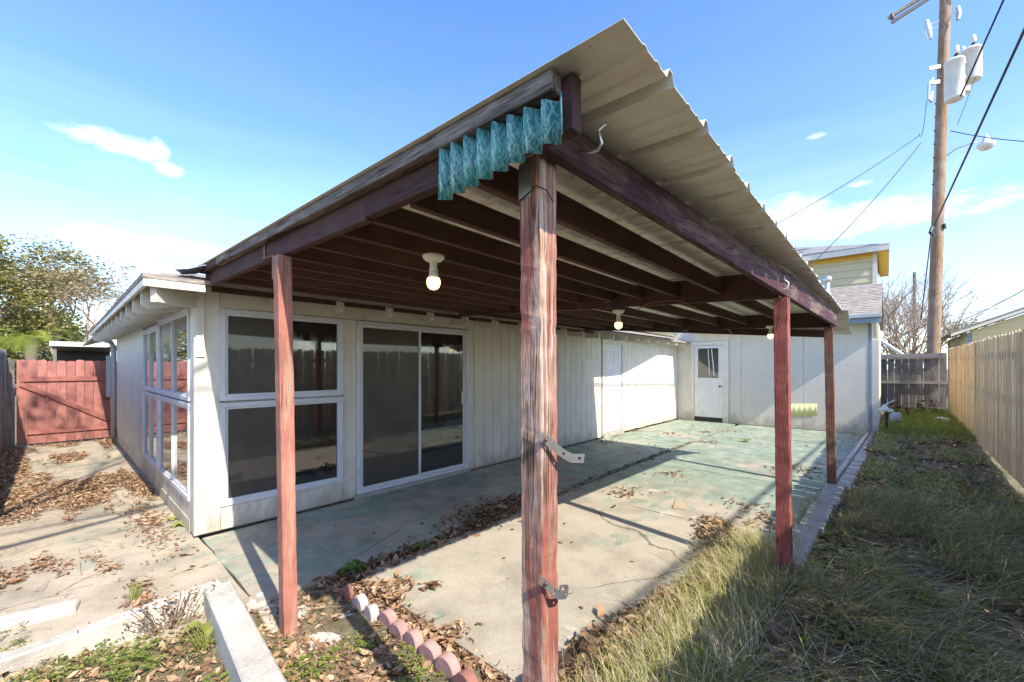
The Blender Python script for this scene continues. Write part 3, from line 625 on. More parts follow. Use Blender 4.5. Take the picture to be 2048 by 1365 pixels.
# cross beams (A at P3, B at P4, C at the drooping far end)
for nm, Y, x0, x1, dep in (('A', 3.86, -4.75, -.645, .235), ('B', 7.18, -4.75, -.58, .23), ('C', 7.85, -4.75, -.62, .12)):
    q = [(x0, Y, rz(x0, Y) - dep + (.05 if nm != 'C' else 0)), (x1, Y, rz(x1, Y) - dep), (x1, Y, rz(x1, Y) - .012), (x0, Y, rz(x0, Y) - .012)]
    ob('cross_beam', MB().prism(q, (0, .042, 0)), WOODBX, pc_, bevel=.003)
def joist(X, y0, y1, dep=.16, sh=0):
    q = [(X, y0, rz(X, y0) - dep + sh), (X, y1, rz(X, y1) - dep + sh), (X, y1, rz(X, y1) - .05), (X, y0, rz(X, y0) - .05)]; ob('joist', MB().prism(q, (.038, 0, 0)), WOODB, pc_, bevel=.003)
for X in (-1.09, -1.46, -1.8, -2.1, -2.5, -2.84, -3.2, -3.55, -3.95, -4.35, -4.66): joist(X + random.uniform(-.01, .01), .978, 3.858, random.uniform(.155, .172))
for X in (-1.13, -1.63, -2.05, -2.6, -3.12, -3.6, -4.1, -4.6): joist(X, 3.905, 7.178, random.uniform(.15, .17))
for X in (-1.25, -2.0, -2.75, -3.5, -4.2, -4.65): joist(X, 7.225, 7.848, .12)
ob('ledger', MB().prism([(-4.72, .98, 2.36), (-4.72, 7.8, 2.38), (-4.72, 7.8, 2.5), (-4.72, .98, 2.5)], (.03, 0, 0)), WOODB, pc_)
# corrugated roof sheets, ribs running out from the house
P = .305
prof = [(0, 0), (.10, 0), (.108, .006), (.122, .006), (.13, 0), (.175, 0), (.183, .006), (.197, .006), (.205, 0), (.25, 0), (.266, .03), (.289, .03)]
y = .868; k = 0
while y < 7.9:
    ws = min(3 * P, 7.98 - y); pts = []
    for r in range(3):
        for u, h in prof: 
            if r * P + u <= ws + 1e-6: pts.append((r * P + u, h))
    pts.append((min(ws, 3 * P), 0.)); pts.append((min(ws, 3 * P) + .04, 0.))
    if len(pts) < 4: break
    x1 = -.455 + random.uniform(-.012, .012) + (.045 if k > 6 else 0); vs = []; fs = []; NX = 8; lift = .004 * (k % 2)
    for i in range(NX + 1):
        X = -4.72 + (x1 + 4.72) * i / NX
        for u, h in pts: vs.append((X, y + u, rz(X, y + u) + h + lift)); 
    m = len(pts)
    for i in range(NX):
        for j in range(m - 1): fs.append((i * m + j, i * m + j + 1, (i + 1) * m + j + 1, (i + 1) * m + j))
    nv = len(vs); vs += [(a, b, c + .0016) for a, b, c in vs]; fs += [tuple(q + nv for q in reversed(f)) for f in fs]
    for j in range(m - 1): fs.append((NX * m + j, NX * m + j + 1, nv + NX * m + j + 1, nv + NX * m + j))
    for i in range(NX): fs.append((i * m, (i + 1) * m, nv + (i + 1) * m, nv + i * m))
    ob('roof_sheet', MB().add(vs, fs), METAL, pc_); y += 3 * P; k += 1
# unseen tapering sheet, added to shade the upper siding and shape its sun patch
ob('added_shade_sheet', MB().prism([(-4.8, 7.95, 2.56), (-3.75, 7.9, 2.53), (-3.82, 9.4, 2.53), (-4.55, 12.2, 2.5), (-4.8, 12.3, 2.56)], (0, 0, .004)), METAL, pc_)
# teal corrugated piece on the front beam
A_, B_ = at_y(884, 403, .905), at_y(1132, 272, .905); D_, C_ = at_y(886, 293, .905), at_y(1130, 188, .905)
ob('corrugated_panel', wavy(A_, B_, C_, D_, 8, .017, (0, -1, 0)), TEAL, pc_, True, label='teal corrugated fibreglass strip nailed below the roof corner')
# post hardware
def ribbon(pts, wdt, wvec, holes, th=.0015):
    """flat strap with round holes along a polyline"""
    pts = [Vector(p) for p in pts]; L = [0]
    for a, b in zip(pts, pts[1:]): L.append(L[-1] + (b - a).length)
    def cv(s):
        s = min(max(s, 0), L[-1])
        for i in range(len(pts) - 1):
            if s <= L[i + 1] + 1e-9: return pts[i].lerp(pts[i + 1], (s - L[i]) / (L[i + 1] - L[i]))
    wv = Vector(wvec).normalized(); mb = MB(); n = max(1, round(L[-1] / wdt)); c = L[-1] / n
    for i in range(n):
        outer = [(0, -.5), (.5, -.5), (1, -.5), (1, 0), (1, .5), (.5, .5), (0, .5), (0, 0)]
        cen = (.5, 0); inn = []
        for u, v in outer:
            a = math.atan2(v, u - .5); r = .2 if holes and i % 2 == holes - 1 else .004; inn.append((.5 + r * math.cos(a), r * math.sin(a)))
        vs = [cv((i + u) * c) + wv * (v * wdt) for u, v in outer] + [cv((i + u) * c) + wv * (v * wdt) for u, v in inn]
        nn = (cv((i + 1) * c) - cv(i * c)).cross(wv).normalized() * th
        v2 = vs + [q + nn for q in vs]
        fs = [(q, (q + 1) % 8, 8 + (q + 1) % 8, 8 + q) for q in range(8)]; fs += [tuple(16 + z for z in reversed(f)) for f in fs]
        fs += [(8 + q, 8 + (q + 1) % 8, 24 + (q + 1) % 8, 24 + q) for q in range(8)] + [(q, q + 16, 16 + (q + 1) % 8, (q + 1) % 8) for q in range(8)]
        mb.add(v2, fs)
    return mb
s1 = [wd(1078, 872, 1.30), wd(1103, 886, 1.315), wd(1112, 897, 1.325), wd(1130, 910, 1.34), wd(1143, 917, 1.35), wd(1168, 917, 1.36)]
ob('strap', ribbon(s1, .03, (.12, .05, 1), 2), GALV, p2, label='short bent perforated metal strap on upper post')
s2 = [wd(1078, 1158, 1.29), wd(1101, 1176, 1.305), wd(1108, 1186, 1.31), wd(1118, 1190, 1.30), wd(1130, 1190, 1.315), wd(1137, 1184, 1.34), wd(1132, 1178, 1.36), wd(1118, 1180, 1.37)]
ob('strap', ribbon(s2, .03, (.12, .05, 1), 1), GALV, p2, label='curled perforated metal strap low on the post')
for px, py, d in ((1092, 880, 1.30), (1092, 1168, 1.29)): ob('nail_head', MB().lathe(wd(px, py, d), [(.007, 0), (.006, .004), (.001, .006)], 10, (.9, -.4, 0)), RUST, p2, True)
cxy = (P2x[0] - .046, P2x[1] - .046)
ob('post_bracket', MB().box(P2x[0] - .047, P2x[0] + .006, P2x[1] - .0485, P2x[1] - .046, 2.205, 2.32), GALV, p2)
ob('tie_wire', MB().tube([(P2x[0] - .048, P2x[1] - .05, 2.2), (P2x[0], P2x[1] - .052, 2.215), (P2x[0] + .03, P2x[1] - .055, 2.23), (P2x[0] + .055, P2x[1] - .03, 2.215), (P2x[0] + .052, P2x[1] + .01, 2.19)], .0022, 5), DARKM, p2)
# hooks on the outer beam
hk = [wd(1160, 300, 1.36), wd(1180, 305, 1.33), wd(1196, 300, 1.31), wd(1203, 287, 1.30), wd(1199, 272, 1.30), wd(1196, 262, 1.30), wd(1205, 253, 1.30), wd(1213, 248, 1.30)]
ob('hook', MB().tube(hk, .006, 8), GALV, pc_, True, label='large curved screw hook at the roof corner')
hk = [wd(1558, 572, 3.2), wd(1566, 580, 3.18), wd(1575, 576, 3.16), wd(1577, 566, 3.16), wd(1569, 560, 3.16), wd(1568, 554, 3.16)]
ob('hook', MB().tube(hk, .006, 8), PVC, pc_, True, label='small white hook near the second bay')
hk = [wd(1452, 482, 2.4), wd(1454, 494, 2.39), wd(1464, 498, 2.38), wd(1473, 490, 2.38)]
ob('hook', MB().tube(hk, .004, 6), DARKM, pc_, True, label='thin dark wire hook midway along the outer beam')
# cord along the joists
cd = [wd(1110, 622, 4.6), wd(1180, 620, 4.55), wd(1215, 604, 4.3), wd(1232, 600, 4.2)]
o = ob('cord', MB().tube(cd, .006, 6), TWINE); tag(o, 'thin brown cord sagging under joists left of the middle bulb', 'cord')
cd = [wd(1275, 619, 4.08), wd(1300, 606, 4.0), wd(1330, 602, 3.9), wd(1362, 602, 3.8), wd(1378, 610, 3.75), wd(1392, 615, 3.7)]
o = ob('cord', MB().tube(cd, .006, 6), TWINE); tag(o, 'thin brown cord looped along the middle cross beam', 'cord')
# bulbs
def lamp(p, top, label):
    L = thing('ceiling_light', label, 'light', p)
    ob('lamp_base', MB().lathe(p, [(.062, top), (.062, top - .012), (.045, top - .03), (.022, top - .036), (.02, top - .07), (.026, top - .085)], 20), PORC, L, True)
    ob('neck', MB().lathe(p, [(.022, top - .084), (.026, top - .11), (.033, top - .126)], 16), PORC, L, True)
    ob('bulb', MB().lathe(p, [(.033, top - .1265), (.038, top - .14), (.0385, top - .156), (.033, top - .175), (.02, top - .188), (.002, top - .193)], 18), BULB, L, True)
for px, py, d, lb in ((867, 512, 2.33, 'glowing round bulb on white holder near the left post'), (1237, 621, 4.22, 'glowing bulb on white holder under the middle cross beam'), (1541, 652, 6.1, 'glowing bulb half hidden behind the rough red post')): lamp(wd(px, py, d), 0, lb)

# ------------------------------------------------------------------ fences and gate
def picket_mesh(wd_, h, th, dog=.03):
    mb = MB().prism([(0, 0, 0), (wd_, 0, 0), (wd_, 0, h - dog), (wd_ - dog, 0, h), (dog, 0, h), (0, 0, h - dog)], (0, th, 0))
    me = bpy.data.meshes.new('picket'); me.from_pydata(mb.v, [], mb.f); return me
def fence(name, label, a, b, za, zb, h, mat, mrail, pw=.14, gap=.006, rails=(.35, 1.05, 1.7), side=1, th=.018, jit=.02, group=None):
    a, b = Vector(a), Vector(b); L = (b - a).length; ang = math.atan2(b.y - a.y, b.x - a.x); T = thing(name, label, 'fence', (a.x, a.y, za), group)
    mes = []
    for k in range(4):
        me = picket_mesh(pw - gap * (1 + k * .3), h + random.uniform(-jit, jit), th); me.materials.append(mat); mes.append(me)
    n = int(L / pw)
    for i in range(n):
        t = i / n; p = a.lerp(b, t); z = za + (zb - za) * t
        o = bpy.data.objects.new('picket', mes[random.randrange(4)]); link(o, T)
        o.location = (p.x - a.x, p.y - a.y, z - za + random.uniform(-.012, .012)); o.rotation_euler = (random.uniform(-.006, .006), random.uniform(-.006, .006), ang)
    nd = Vector((-math.sin(ang), math.cos(ang), 0)) * (side * .035)
    for r in rails: ob('rail', MB().beam((a.x + nd.x, a.y + nd.y, za + r), (b.x + nd.x, b.y + nd.y, zb + r), .04, .085), mrail, T)
    return T
def fx(Y): return 1.205 + .012 * Y
fence('board_fence', 'tall tan board fence along the right side of the lawn', (fx(-4), -4), (fx(19.1), 19.1), .0, .2, 2.03, FENCE, FENCE, rails=(.35, 1.1, 1.75), side=-1, pw=.142)
bf = fence('board_fence', 'grey weathered fence with rails facing us, closing the far lawn', (-3.0, 19.25), (1.42, 19.25), .16, .2, 1.92, FENCEG, FENCEGX, rails=(.08, .95), side=-1, pw=.17, gap=.003)
ob('rail', MB().beam((-3, 19.2, 1.98), (1.4, 19.2, 2.02), .05, .17), FENCEGX, bf)
fence('board_fence', 'grey weathered fence at the left edge beside the red gate', (-13.5, -.72), (-5.2, -.72), -.05, -.05, 2.05, FENCEG, FENCEGX, rails=(.4, 1.6), side=-1, pw=.15, gap=.01)
GX = -13.4
gt = thing('garden_gate', 'red painted board gate with diagonal brace at path end', 'gate', (GX, .2, 0))
yy = -.56
while yy < .93:
    wq = .135; t_ = 1.80 + random.uniform(-.015, .02); ob('board', MB().prism([(GX, yy, .03), (GX, yy + wq, .03), (GX, yy + wq, t_ - .02), (GX, yy + wq - .025, t_), (GX, yy + .025, t_), (GX, yy, t_ - .02)], (-.02, 0, 0)), GATE, gt); yy += .141
def grail(a, b, w_): 
    mb = MB().beam(a, b, .035, w_, up=(0, 0, 1)); n = 9
    for i in range(n):
        for s_ in (-1, 1): mb.lathe(Vector(a).lerp(Vector(b), (i + .5) / n) + Vector((.0175, 0, s_ * .03)), [(.009, 0), (.006, .005)], 6, (1, 0, 0))
    return mb
ob('rail', grail((GX + .02, -.5, 1.40), (GX + .02, .93, 1.40), .1), GATER, gt); ob('rail', grail((GX + .02, -.42, .28), (GX + .02, .93, .28), .1), GATER, gt)
ob('brace', MB().beam((GX + .02, -.52, 1.28), (GX + .02, .86, .40), .033, .095, up=(1, 0, 0)) if False else grail((GX + .021, -.5, 1.30), (GX + .021, .85, .42), .095), GATER, gt)
ob('latch', MB().box(GX + .0, GX + .03, .72, .92, .93, .96).tube([(GX + .03, .8, .9), (GX + .05, .8, .95), (GX + .03, .8, .99)], .007, 6), RUST, gt)
o = ob('gate_post', MB().box(GX - .06, GX + .06, -.72, -.585, -.1, 1.82), FENCEG, gt, bevel=.004)

# ------------------------------------------------------------------ utility pole and wires
pb, pt = wd(1862, 760, 15), wd(1893, -60, 15); pb.z = -.2
up_ = thing('utility_pole', 'tall grey wooden utility pole with white transformers behind the back fence', 'utility pole', (pb.x, pb.y, 0))
ob('pole', MB().tube([pb.lerp(pt, t) for t in np.linspace(0, 1, 12)], [.185 - .035 * t for t in np.linspace(0, 1, 12)], 20), POLE, up_, True)
for dy, dd in ((0, 0), (9, .12)): ob('crossarm', MB().beam(wd(1776 + dy * .7, 37 + dy, 15.8), wd(1985, -95 + dy, 14.1), .1, .12), FENCEGX, up_, bevel=.006)
ob('insulator', MB().lathe(wd(1784, 33, 15.7), [(.05, -.1), (.07, -.03), (.05, 0), (.06, .06), (.03, .12)], 10), RUST, up_, True)
def trans(c, r, h, lab=None):
    tr = ob('transformer', MB().lathe(c, [(r * .88, 0), (r * .97, .03), (r, .06), (r, h - .05), (r * 1.04, h - .045), (r * 1.04, h), (r * .9, h + .05), (.02, h + .07)], 24), TANK, up_, True)
    ob('bushing', MB().lathe(c + Vector((.05, 0, h + .05)), [(.05, 0), (.075, .03), (.05, .06), (.075, .09), (.05, .12), (.075, .15), (.05, .18), (.04, .2)], 12), DARKM, tr, True)
    ob('bushing_cap', MB().lathe(c + Vector((.05, 0, h + .251)), [(.06, 0), (.075, .08), (.06, .25), (.01, .3)], 12), PVC, tr, True); return tr
trans(wd(1943, 163, 15.0), .27, 1.12); trans(wd(1909, 201, 14.4), .25, 1.35); trans(wd(1922, 190, 15.9), .25, 1.3)
for py in (132, 162): ob('bracket', MB().beam(wd(1858, py + 6, 15), wd(1930, py - 8, 14.9), .06, .12), GALV, up_)
ob('cutout', MB().tube([wd(1853, 42, 14.6), wd(1857, 60, 14.6), wd(1861, 78, 14.6)], [.07, .1, .06], 8).tube([wd(1856, 52, 14.6), wd(1880, 42, 15)], .015, 5).tube([wd(1858, 60, 14.6), wd(1880, 54, 15)], .015, 5), GALV, up_)
ob('cutout', MB().tube([wd(1916, 14, 14.6), wd(1918, 28, 14.6), wd(1916, 40, 14.6)], [.05, .08, .05], 8).tube([wd(1916, 24, 14.6), wd(1900, 31, 15)], .015, 5), GALV, up_)
ob('cutout', MB().tube([wd(1866, 158, 14.6), wd(1858, 168, 14.6), wd(1857, 200, 14.6), wd(1862, 204, 14.6), wd(1865, 185, 14.6)], .045, 8), GALV, up_)
la = ob('lamp_arm', MB().tube([wd(1893, 312, 15), wd(1912, 298, 14.8), wd(1940, 288, 14.6), wd(1962, 284, 14.5)], .022, 8), GALV, up_, True)
hc = wd(1972, 290, 14.5)
ob('street_lamp', MB().lathe(hc, [(.13, -.16), (.22, -.06), (.24, .02), (.1, .1), (.09, .24), (.04, .3), (.03, .38)], 18), TANK, up_, True)
for k in range(7):
    p = pb.lerp(pt, .52 + k * .03); ob('staple', MB().beam(p + Vector((-.15, -.12, 0)), p + Vector((-.18, -.15, .05)), .03, .03), DARKM, up_)
ob('clamp', MB().tube([wd(1864, 455, 14.8), wd(1860, 465, 14.75), wd(1866, 472, 14.75)], .05, 6), DARKM, up_); ob('clamp', MB().tube([wd(1888, 448, 14.8), wd(1890, 458, 14.8)], .05, 6), DARKM, up_)
def wire(label, a, b, sag, r, seg=16, name='power_line'):
    a, b = Vector(a), Vector(b); pts = [a.lerp(b, t) - Vector((0, 0, sag * 4 * t * (1 - t))) for t in np.linspace(0, 1, seg)]
    o = ob(name, MB().tube(pts, r, 6), WIREM, None, True); return tag(o, label, 'cable')
A0, A1 = wd(1868, 452, 14.9), wd(2048, 62, 7.2); dA = A1 - A0
wire('thick black cable running from pole middle to the right picture edge', A0, A0 + dA * 2.6, -.0, .024)
B0, B1 = wd(1921, 193, 14.2), wd(2006, 3, 11.5); wire('wavy black cable rising past the transformers to the top edge', B0, B0 + (B1 - B0) * 2.5, .0, .026)
wire('upper service wire from pole down toward the patio roof', wd(1838, 272, 15), wd(1520, 466, 12), .12, .012)
wire('lower service wire from pole down to the wing roof', wd(1842, 286, 15), wd(1590, 560, 13.2), .2, .013)
wire('thin wire leaving the pole to the right above street lamp', wd(1900, 262, 15), wd(2120, 286, 13), .1, .014)
wire('thin low wire above the right-hand yellow house', wd(1760, 648, 30), wd(2120, 592, 26), .2, .018)
wire('dark slack cable hanging down along the pole left side', wd(1862, 470, 14.7), wd(1842, 640, 14.6), 0, .02)
wire('curved loop wire hanging left of the transformers', wd(1853, 203, 14.7), wd(1838, 268, 14.8), .5, .01)
wire('long loop wire hanging right of the transformers', wd(1967, 112, 14.8), wd(1915, 250, 14.8), -.0, .01)
wire('overhead cable parallel to the fence, crossing beyond the yellow house', (4.7, -10, 6.3), (4.7, 60, 6.0), .9, .024)
tp = thing('short_pole', 'thin grey weathered pole standing among the bare branches', 'pole', wd(1829, 700, 27)); q = wd(1829, 545, 27)
ob('pole', MB().tube([(q.x, q.y, 0), q], [.11, .09], 10), POLE, tp)

# ------------------------------------------------------------------ neighbouring houses
yh = thing('neighbour_house', 'pale yellow two storey house with hip roof behind the grey wing', 'house', (-4, 22.4, 0))
HX1, HY0, HY1 = -.32, 22.4, 28.5
ob('wall', MB().box(-9, HX1 - .02, HY0 + .03, HY1, 0, 6.35), YSID, yh)
zz = 2.0
while zz < 6.3:
    ob('siding_board', MB().prism([(-9, HY0 - .02, zz), (-9, HY0 + .028, zz), (-9, HY0 + .028, zz + .28), (-9, HY0 + .008, zz + .28)], (9 + HX1 - .14, 0, 0)), YSID, yh); zz += .285
ob('corner_board', MB().box(HX1 - .135, HX1 + .01, HY0 - .03, HY0 + .12, 0, 6.35), CREAM, yh)
def hip2(e0, e1, f0, f1, z0, sl, th, mat, par):
    hw = (f1 - f0) / 2; zr = z0 + sl * hw; ym = (f0 + f1) / 2; B = [(e0, f0, z0), (e1, f0, z0), (e1, f1, z0), (e0, f1, z0), (e0 + hw, ym, zr), (e1 - hw, ym, zr)]
    return ob('roof', MB().add(B, [(0, 1, 5, 4), (1, 2, 5), (2, 3, 4, 5), (3, 0, 4), (3, 2, 1, 0)]), mat, par)
hip2(-9.5, .06, 21.95, 28.9, 6.52, .36, 0, SHIN2, yh)
ob('fascia', MB().box(-9.5, .05, 21.96, 21.99, 6.28, 6.515), CREAM, yh); ob('fascia', MB().box(.025, .05, 21.995, 28.9, 6.28, 6.515), CREAM, yh)
ob('soffit', MB().box(-9.5, .02, 21.995, 22.369, 6.36, 6.38), YSOF, yh); ob('soffit', MB().box(HX1 + .012, .02, 22.37, 28.9, 6.36, 6.38), YSOF, yh)
ob('frieze', MB().box(-9, HX1 - .14, HY0 - .028, HY0 - .021, 6.12, 6.355), YSOF, yh)
ob('downpipe', MB().tube([(HX1 + .1, 22.3, 3.1), (HX1 + .15, 22.25, 2.7), (HX1 + .9, 22.0, 2.0), (HX1 + 1.3, 21.9, 1.6)], .06, 10), PVC, yh, True)
rh = thing('neighbour_house', 'pale yellow single storey gable house behind the right fence', 'house', (6, 30, 0))
ob('wall', MB().prism([(2.9, 30, 0), (10.5, 30, 0), (10.5, 30, 3.35), (6.7, 30, 5.0), (2.9, 30, 3.35)], (0, 9, 0)), YSID, rh)
for i, zz in enumerate(np.arange(2.2, 3.3, .26)): ob('siding_board', MB().box(3.05, 10.4, 29.975, 29.999, zz + .004, zz + .25), YSID, rh)
ob('corner_board', MB().box(2.86, 3.04, 29.95, 30.02, 0, 3.3), BLUEG, rh)
for sg in (-1, 1):
    r = [(6.7, 29.55, 5.2), (6.7 + sg * 4.4, 29.55, 3.25), (6.7 + sg * 4.4, 29.55, 3.38), (6.7, 29.55, 5.33)]
    ob('roof', MB().prism(r, (0, 10, 0)), SHIN2, rh); ob('fascia', MB().prism([(a, 29.5, b - .1) for a, _, b in r], (0, .045, 0)), CREAM, rh)
cp = thing('carport', 'dark open carport with flat white-edged roof beyond gate', 'carport', (-19, .5, 0))
ob('roof', MB().box(-24, -18.8, -.1, 1.5, 2.28, 2.42), DARKM, cp); ob('fascia', MB().box(-18.79, -18.76, -.15, 1.55, 2.3, 2.44), CREAM, cp)
ob('back_wall', MB().box(-24.1, -24, -.1, 1.5, 0, 2.3), DARKM, cp)
for yv in (-.08, 1.4): ob('post', MB().box(-18.95, -18.87, yv, yv + .08, 0, 2.28), FENCEG, cp)

# gas meter and small debris on the lawn
mt = thing('gas_meter', 'grey gas meter on a dark riser pipe at wing corner', 'meter', (-.02, 13.0, .1))
ob('riser', MB().tube([(-.02, 13.0, 0), (-.02, 13.0, .62)], .03, 10), DARKM, mt, True)
ob('meter_body', MB().lathe((.05, 12.95, .5), [(.05, 0), (.12, .02), (.12, .16), (.05, .18)], 16, (1, -.3, 0)), GUT, mt, True)
ob('regulator', MB().lathe((-.05, 12.95, .62), [(.04, 0), (.1, .02), (.11, .06), (.05, .1), (.03, .16)], 14), PVC, mt, True)
ob('valve_handle', MB().beam((-.05, 12.9, .78), (.12, 12.85, .9), .03, .02).beam((-.14, 12.9, .64), (.1, 12.9, .66), .05, .05), PVC, mt)
def blob(name, c, r, mat, label, cat, sq=.55, seed=0):
    bm = bmesh.new(); bmesh.ops.create_icosphere(bm, subdivisions=3, radius=r); rr = random.Random(seed)
    from mathutils import noise as mn
    for v in bm.verts: v.co *= 1 + .35 * mn.noise(v.co * (2.2 / r) + Vector((seed, 0, 0))); v.co.z *= sq
    me = bpy.data.meshes.new(name); bm.to_mesh(me); bm.free(); me.materials.append(mat); me.polygons.foreach_set('use_smooth', [True] * len(me.polygons))
    o = link(bpy.data.objects.new(name, me)); o.location = c; tag(o, label, cat); return o
def onl(px, py, dz=0.):
    p = at_z(px, py, .1)
    for _ in range(5): p = at_z(px, py, gz(p.x, p.y) + dz)
    return p
blob('rubble', onl(1882, 842), .2, PVC, 'larger white lump lying on grass by the right fence', 'rubble', .5, 3); blob('rubble', onl(1868, 864), .14, CONC, 'flat pale fragment on the grass in mid lawn', 'rubble', .3, 5)
blob('stone', at_z(1420, 1283, .04), .07, STONE, 'round tan stone half buried in the dry grass', 'stone', .8, 8)
for k, (px, py) in enumerate([(462, 1178), (448, 1186), (520, 1190), (505, 1205)]): blob('pebble', at_z(px, py, .0), .022, PVC, ['white pebble nearest the thick low wall', 'small white pebble just below the other wall pebble', 'white pebble on dark dirt left of the post', 'small white pebble in dirt nearest the post'][k], 'pebble', .7, k)
blob('stone', at_z(1230, 1240, .0), .025, STONE, 'small tan stone lying on the bare patio concrete', 'stone', .7, 21); blob('stone', at_z(1262, 1250, .0), .018, CONC, 'tiny pale stone right of the tan patio stone', 'stone', .7, 22)
pt_ = ob('paper_scrap', MB().prism([(p.x, p.y, .001) for p in (at_z(1345, 1018), at_z(1372, 1020), at_z(1376, 1006), at_z(1352, 1000))], (0, 0, .008)), STONE); tag(pt_, 'square tan patch of rubble on the bare patio', 'rubble')

# ------------------------------------------------------------------ scattered leaves, grass, weeds
def leaves(name, P, size, tint, mat, flat=.5, label='', cat='leaves', wid=.45, curl=.35):
    n = len(P); size = size * np.clip(rng.lognormal(-.08, .32, n), .4, 1.35); yaw = rng.uniform(0, 2 * math.pi, n); tilt = rng.normal(0, flat, n); roll = rng.normal(0, flat, n); s = size
    cu = rng.normal(curl, .5, n)
    base = np.array([(-.5, 0), (-.12, wid / 2), (-.12, -wid / 2), (.2, wid / 2.6), (.2, -wid / 2.6), (.5, 0), (-.12, 0), (.2, 0)])
    V = np.zeros((n, 8, 3)); V[:, :, 0] = base[:, 0] * s[:, None]; V[:, :, 1] = base[:, 1] * s[:, None]
    fold = rng.uniform(.1, 1.1, n)
    V[:, :, 2] = (np.abs(base[:, 1]) * s[:, None] * fold[:, None] + (base[:, 0] ** 2) * s[:, None] * cu[:, None])
    def rot(V, a, i, j):
        c, s_ = np.cos(a)[:, None], np.sin(a)[:, None]; A, B = V[:, :, i].copy(), V[:, :, j].copy(); V[:, :, i] = A * c - B * s_; V[:, :, j] = A * s_ + B * c
    rot(V, tilt, 0, 2); rot(V, roll, 1, 2); rot(V, yaw, 0, 1); V += P[:, None, :]
    V[:, :, 2] = np.maximum(V[:, :, 2], P[:, None, 2] - .004)
    t = np.array([(0, 6, 1), (0, 2, 6), (1, 6, 7), (1, 7, 3), (2, 7, 6), (2, 4, 7), (3, 7, 5), (4, 5, 7)])
    Fq = (np.arange(n)[:, None, None] * 8 + t[None]).reshape(-1, 3)
    o = raw(name, V.reshape(-1, 3), Fq, mat, np.repeat(tint, 8), True); o['kind'] = 'stuff'; o['label'] = label; o['category'] = cat; return o
def clump(n, x0, x1, y0, y1, sc, thr, zf, seed, bias=None):
    from mathutils import noise as mn
    out = []; rr = random.Random(seed); tries = 0
    while len(out) < n and tries < n * 60:
        tries += 1; x, y = rr.uniform(x0, x1), rr.uniform(y0, y1)
        v = mn.noise(Vector((x * sc[0], y * sc[1], seed * 1.7))) * .5 + .5 + mn.noise(Vector((x * sc[0] * 3, y * sc[1] * 3, seed))) * .2
        if bias: v += bias(x, y)
        if v > thr + rr.uniform(-.08, .08): out.append((x, y, zf(x, y) + rr.uniform(0, .02)))
    return np.array(out).reshape(-1, 3)
z0 = lambda x, y: .004
A = [clump(15000, -13.2, -3.55, -.68, .92, (.55, 1.9), .5, z0, 1, lambda x, y: .28 * (.1 - y) - .1 * (x > -4.6) + .12 * (abs(y - .75) < .12 and x < -5.4))]
A.append(np.array([(x, y, .005) for x, y in zip(rng.normal(-5.8, .8, 420), .68 + rng.normal(0, .1, 420))]))
A = np.concatenate(A); A = A[(A[:, 1] < .86)]
leaves('leaf_litter', A, rng.uniform(.03, .075, len(A)), rng.beta(2.6, 1.6, len(A)), LITTER, .4, 'orange brown dead leaves drifted over the side path', wid=.32)
B = [clump(620, -3.3, -3.02, 1.35, 3.0, (2, 1.5), .4, lambda x, y: -.02, 2), np.column_stack([rng.normal(-3.28, .13, 900), rng.normal(3.5, .42, 900), rng.uniform(0, .06, 900)]), np.column_stack([rng.normal(-3.2, .05, 260), rng.uniform(4.2, 9.5, 260), rng.uniform(-.02, .01, 260)])]
B = np.concatenate(B); leaves('leaf_litter', B, rng.uniform(.04, .085, len(B)), rng.beta(1.6, 2.6, len(B)), LITTER, .5, 'brown dead leaves heaped along the joint in patio shade', wid=.4)
D = [clump(4600, -3.2, -1.0, .72, 1.68, (2, 2), .3, lambda x, y: -.03, 3), clump(420, -2.9, -1.9, 1.45, 2.0, (2, 2), .5, z0, 4, lambda x, y: .5 * (1.66 - y))]
D = np.concatenate(D); leaves('leaf_litter', D, rng.uniform(.025, .075, len(D)), rng.beta(2.4, 1.7, len(D)), LITTER, .5, 'tan dead leaves covering the bed around the scalloped pavers', wid=.45)
En = 2600; ey = rng.uniform(1.0, 4.7, En); ex = -1.08 + .12 * np.sin(ey * 2.3) + rng.normal(0, .085, En) - .08 * (ey > 3.2) * (ey - 3.2) / 1.
E_ = np.column_stack([ex, ey, .005 + rng.uniform(0, .05, En)]); leaves('leaf_litter', E_, rng.uniform(.045, .1, En), rng.beta(2.2, 1.9, En), LITTER, .6, 'brown curled leaves banked along the dry grass edge', wid=.45)
G_ = clump(5200, -3.4, -1.0, -1.0, .64, (2, 2), .28, lambda x, y: gz(x, y) + .005, 6); leaves('leaf_litter', G_, rng.uniform(.022, .06, len(G_)), rng.beta(2.4, 1.7, len(G_)), LITTER, .5, 'tan dead leaves among the weeds in the left bed')
H_ = np.array([(x, y, gz(x, y) + random.uniform(0, .03)) for x, y in zip(rng.uniform(-.75, 1.2, 4200), rng.uniform(1.2, 13, 4200))]); leaves('leaf_litter', H_, rng.uniform(.05, .11, len(H_)), rng.beta(2., 1.7, len(H_)), LITTER, .5, 'dead leaves scattered over the shaded right lawn')
I_ = [np.column_stack([rng.uniform(-4.8, -.9, 150), rng.uniform(1.8, 12.8, 150), np.full(150, .004)])]
for px, py, n, sp in [(1250, 985, 60, .12), (1340, 948, 40, .12), (1490, 1010, 60, .14), (1530, 1045, 60, .14), (1265, 862, 90, .13), (1225, 872, 60, .12), (1340, 868, 60, .13), (1410, 865, 40, .1), (1465, 862, 40, .12), (1420, 885, 50, .12), (1600, 940, 120, .2), (1215, 885, 50, .12)]:
    c = at_z(px, py); I_.append(np.column_stack([rng.normal(c.x, sp, n), rng.normal(c.y, sp * 1.3, n), np.full(n, .004)]))
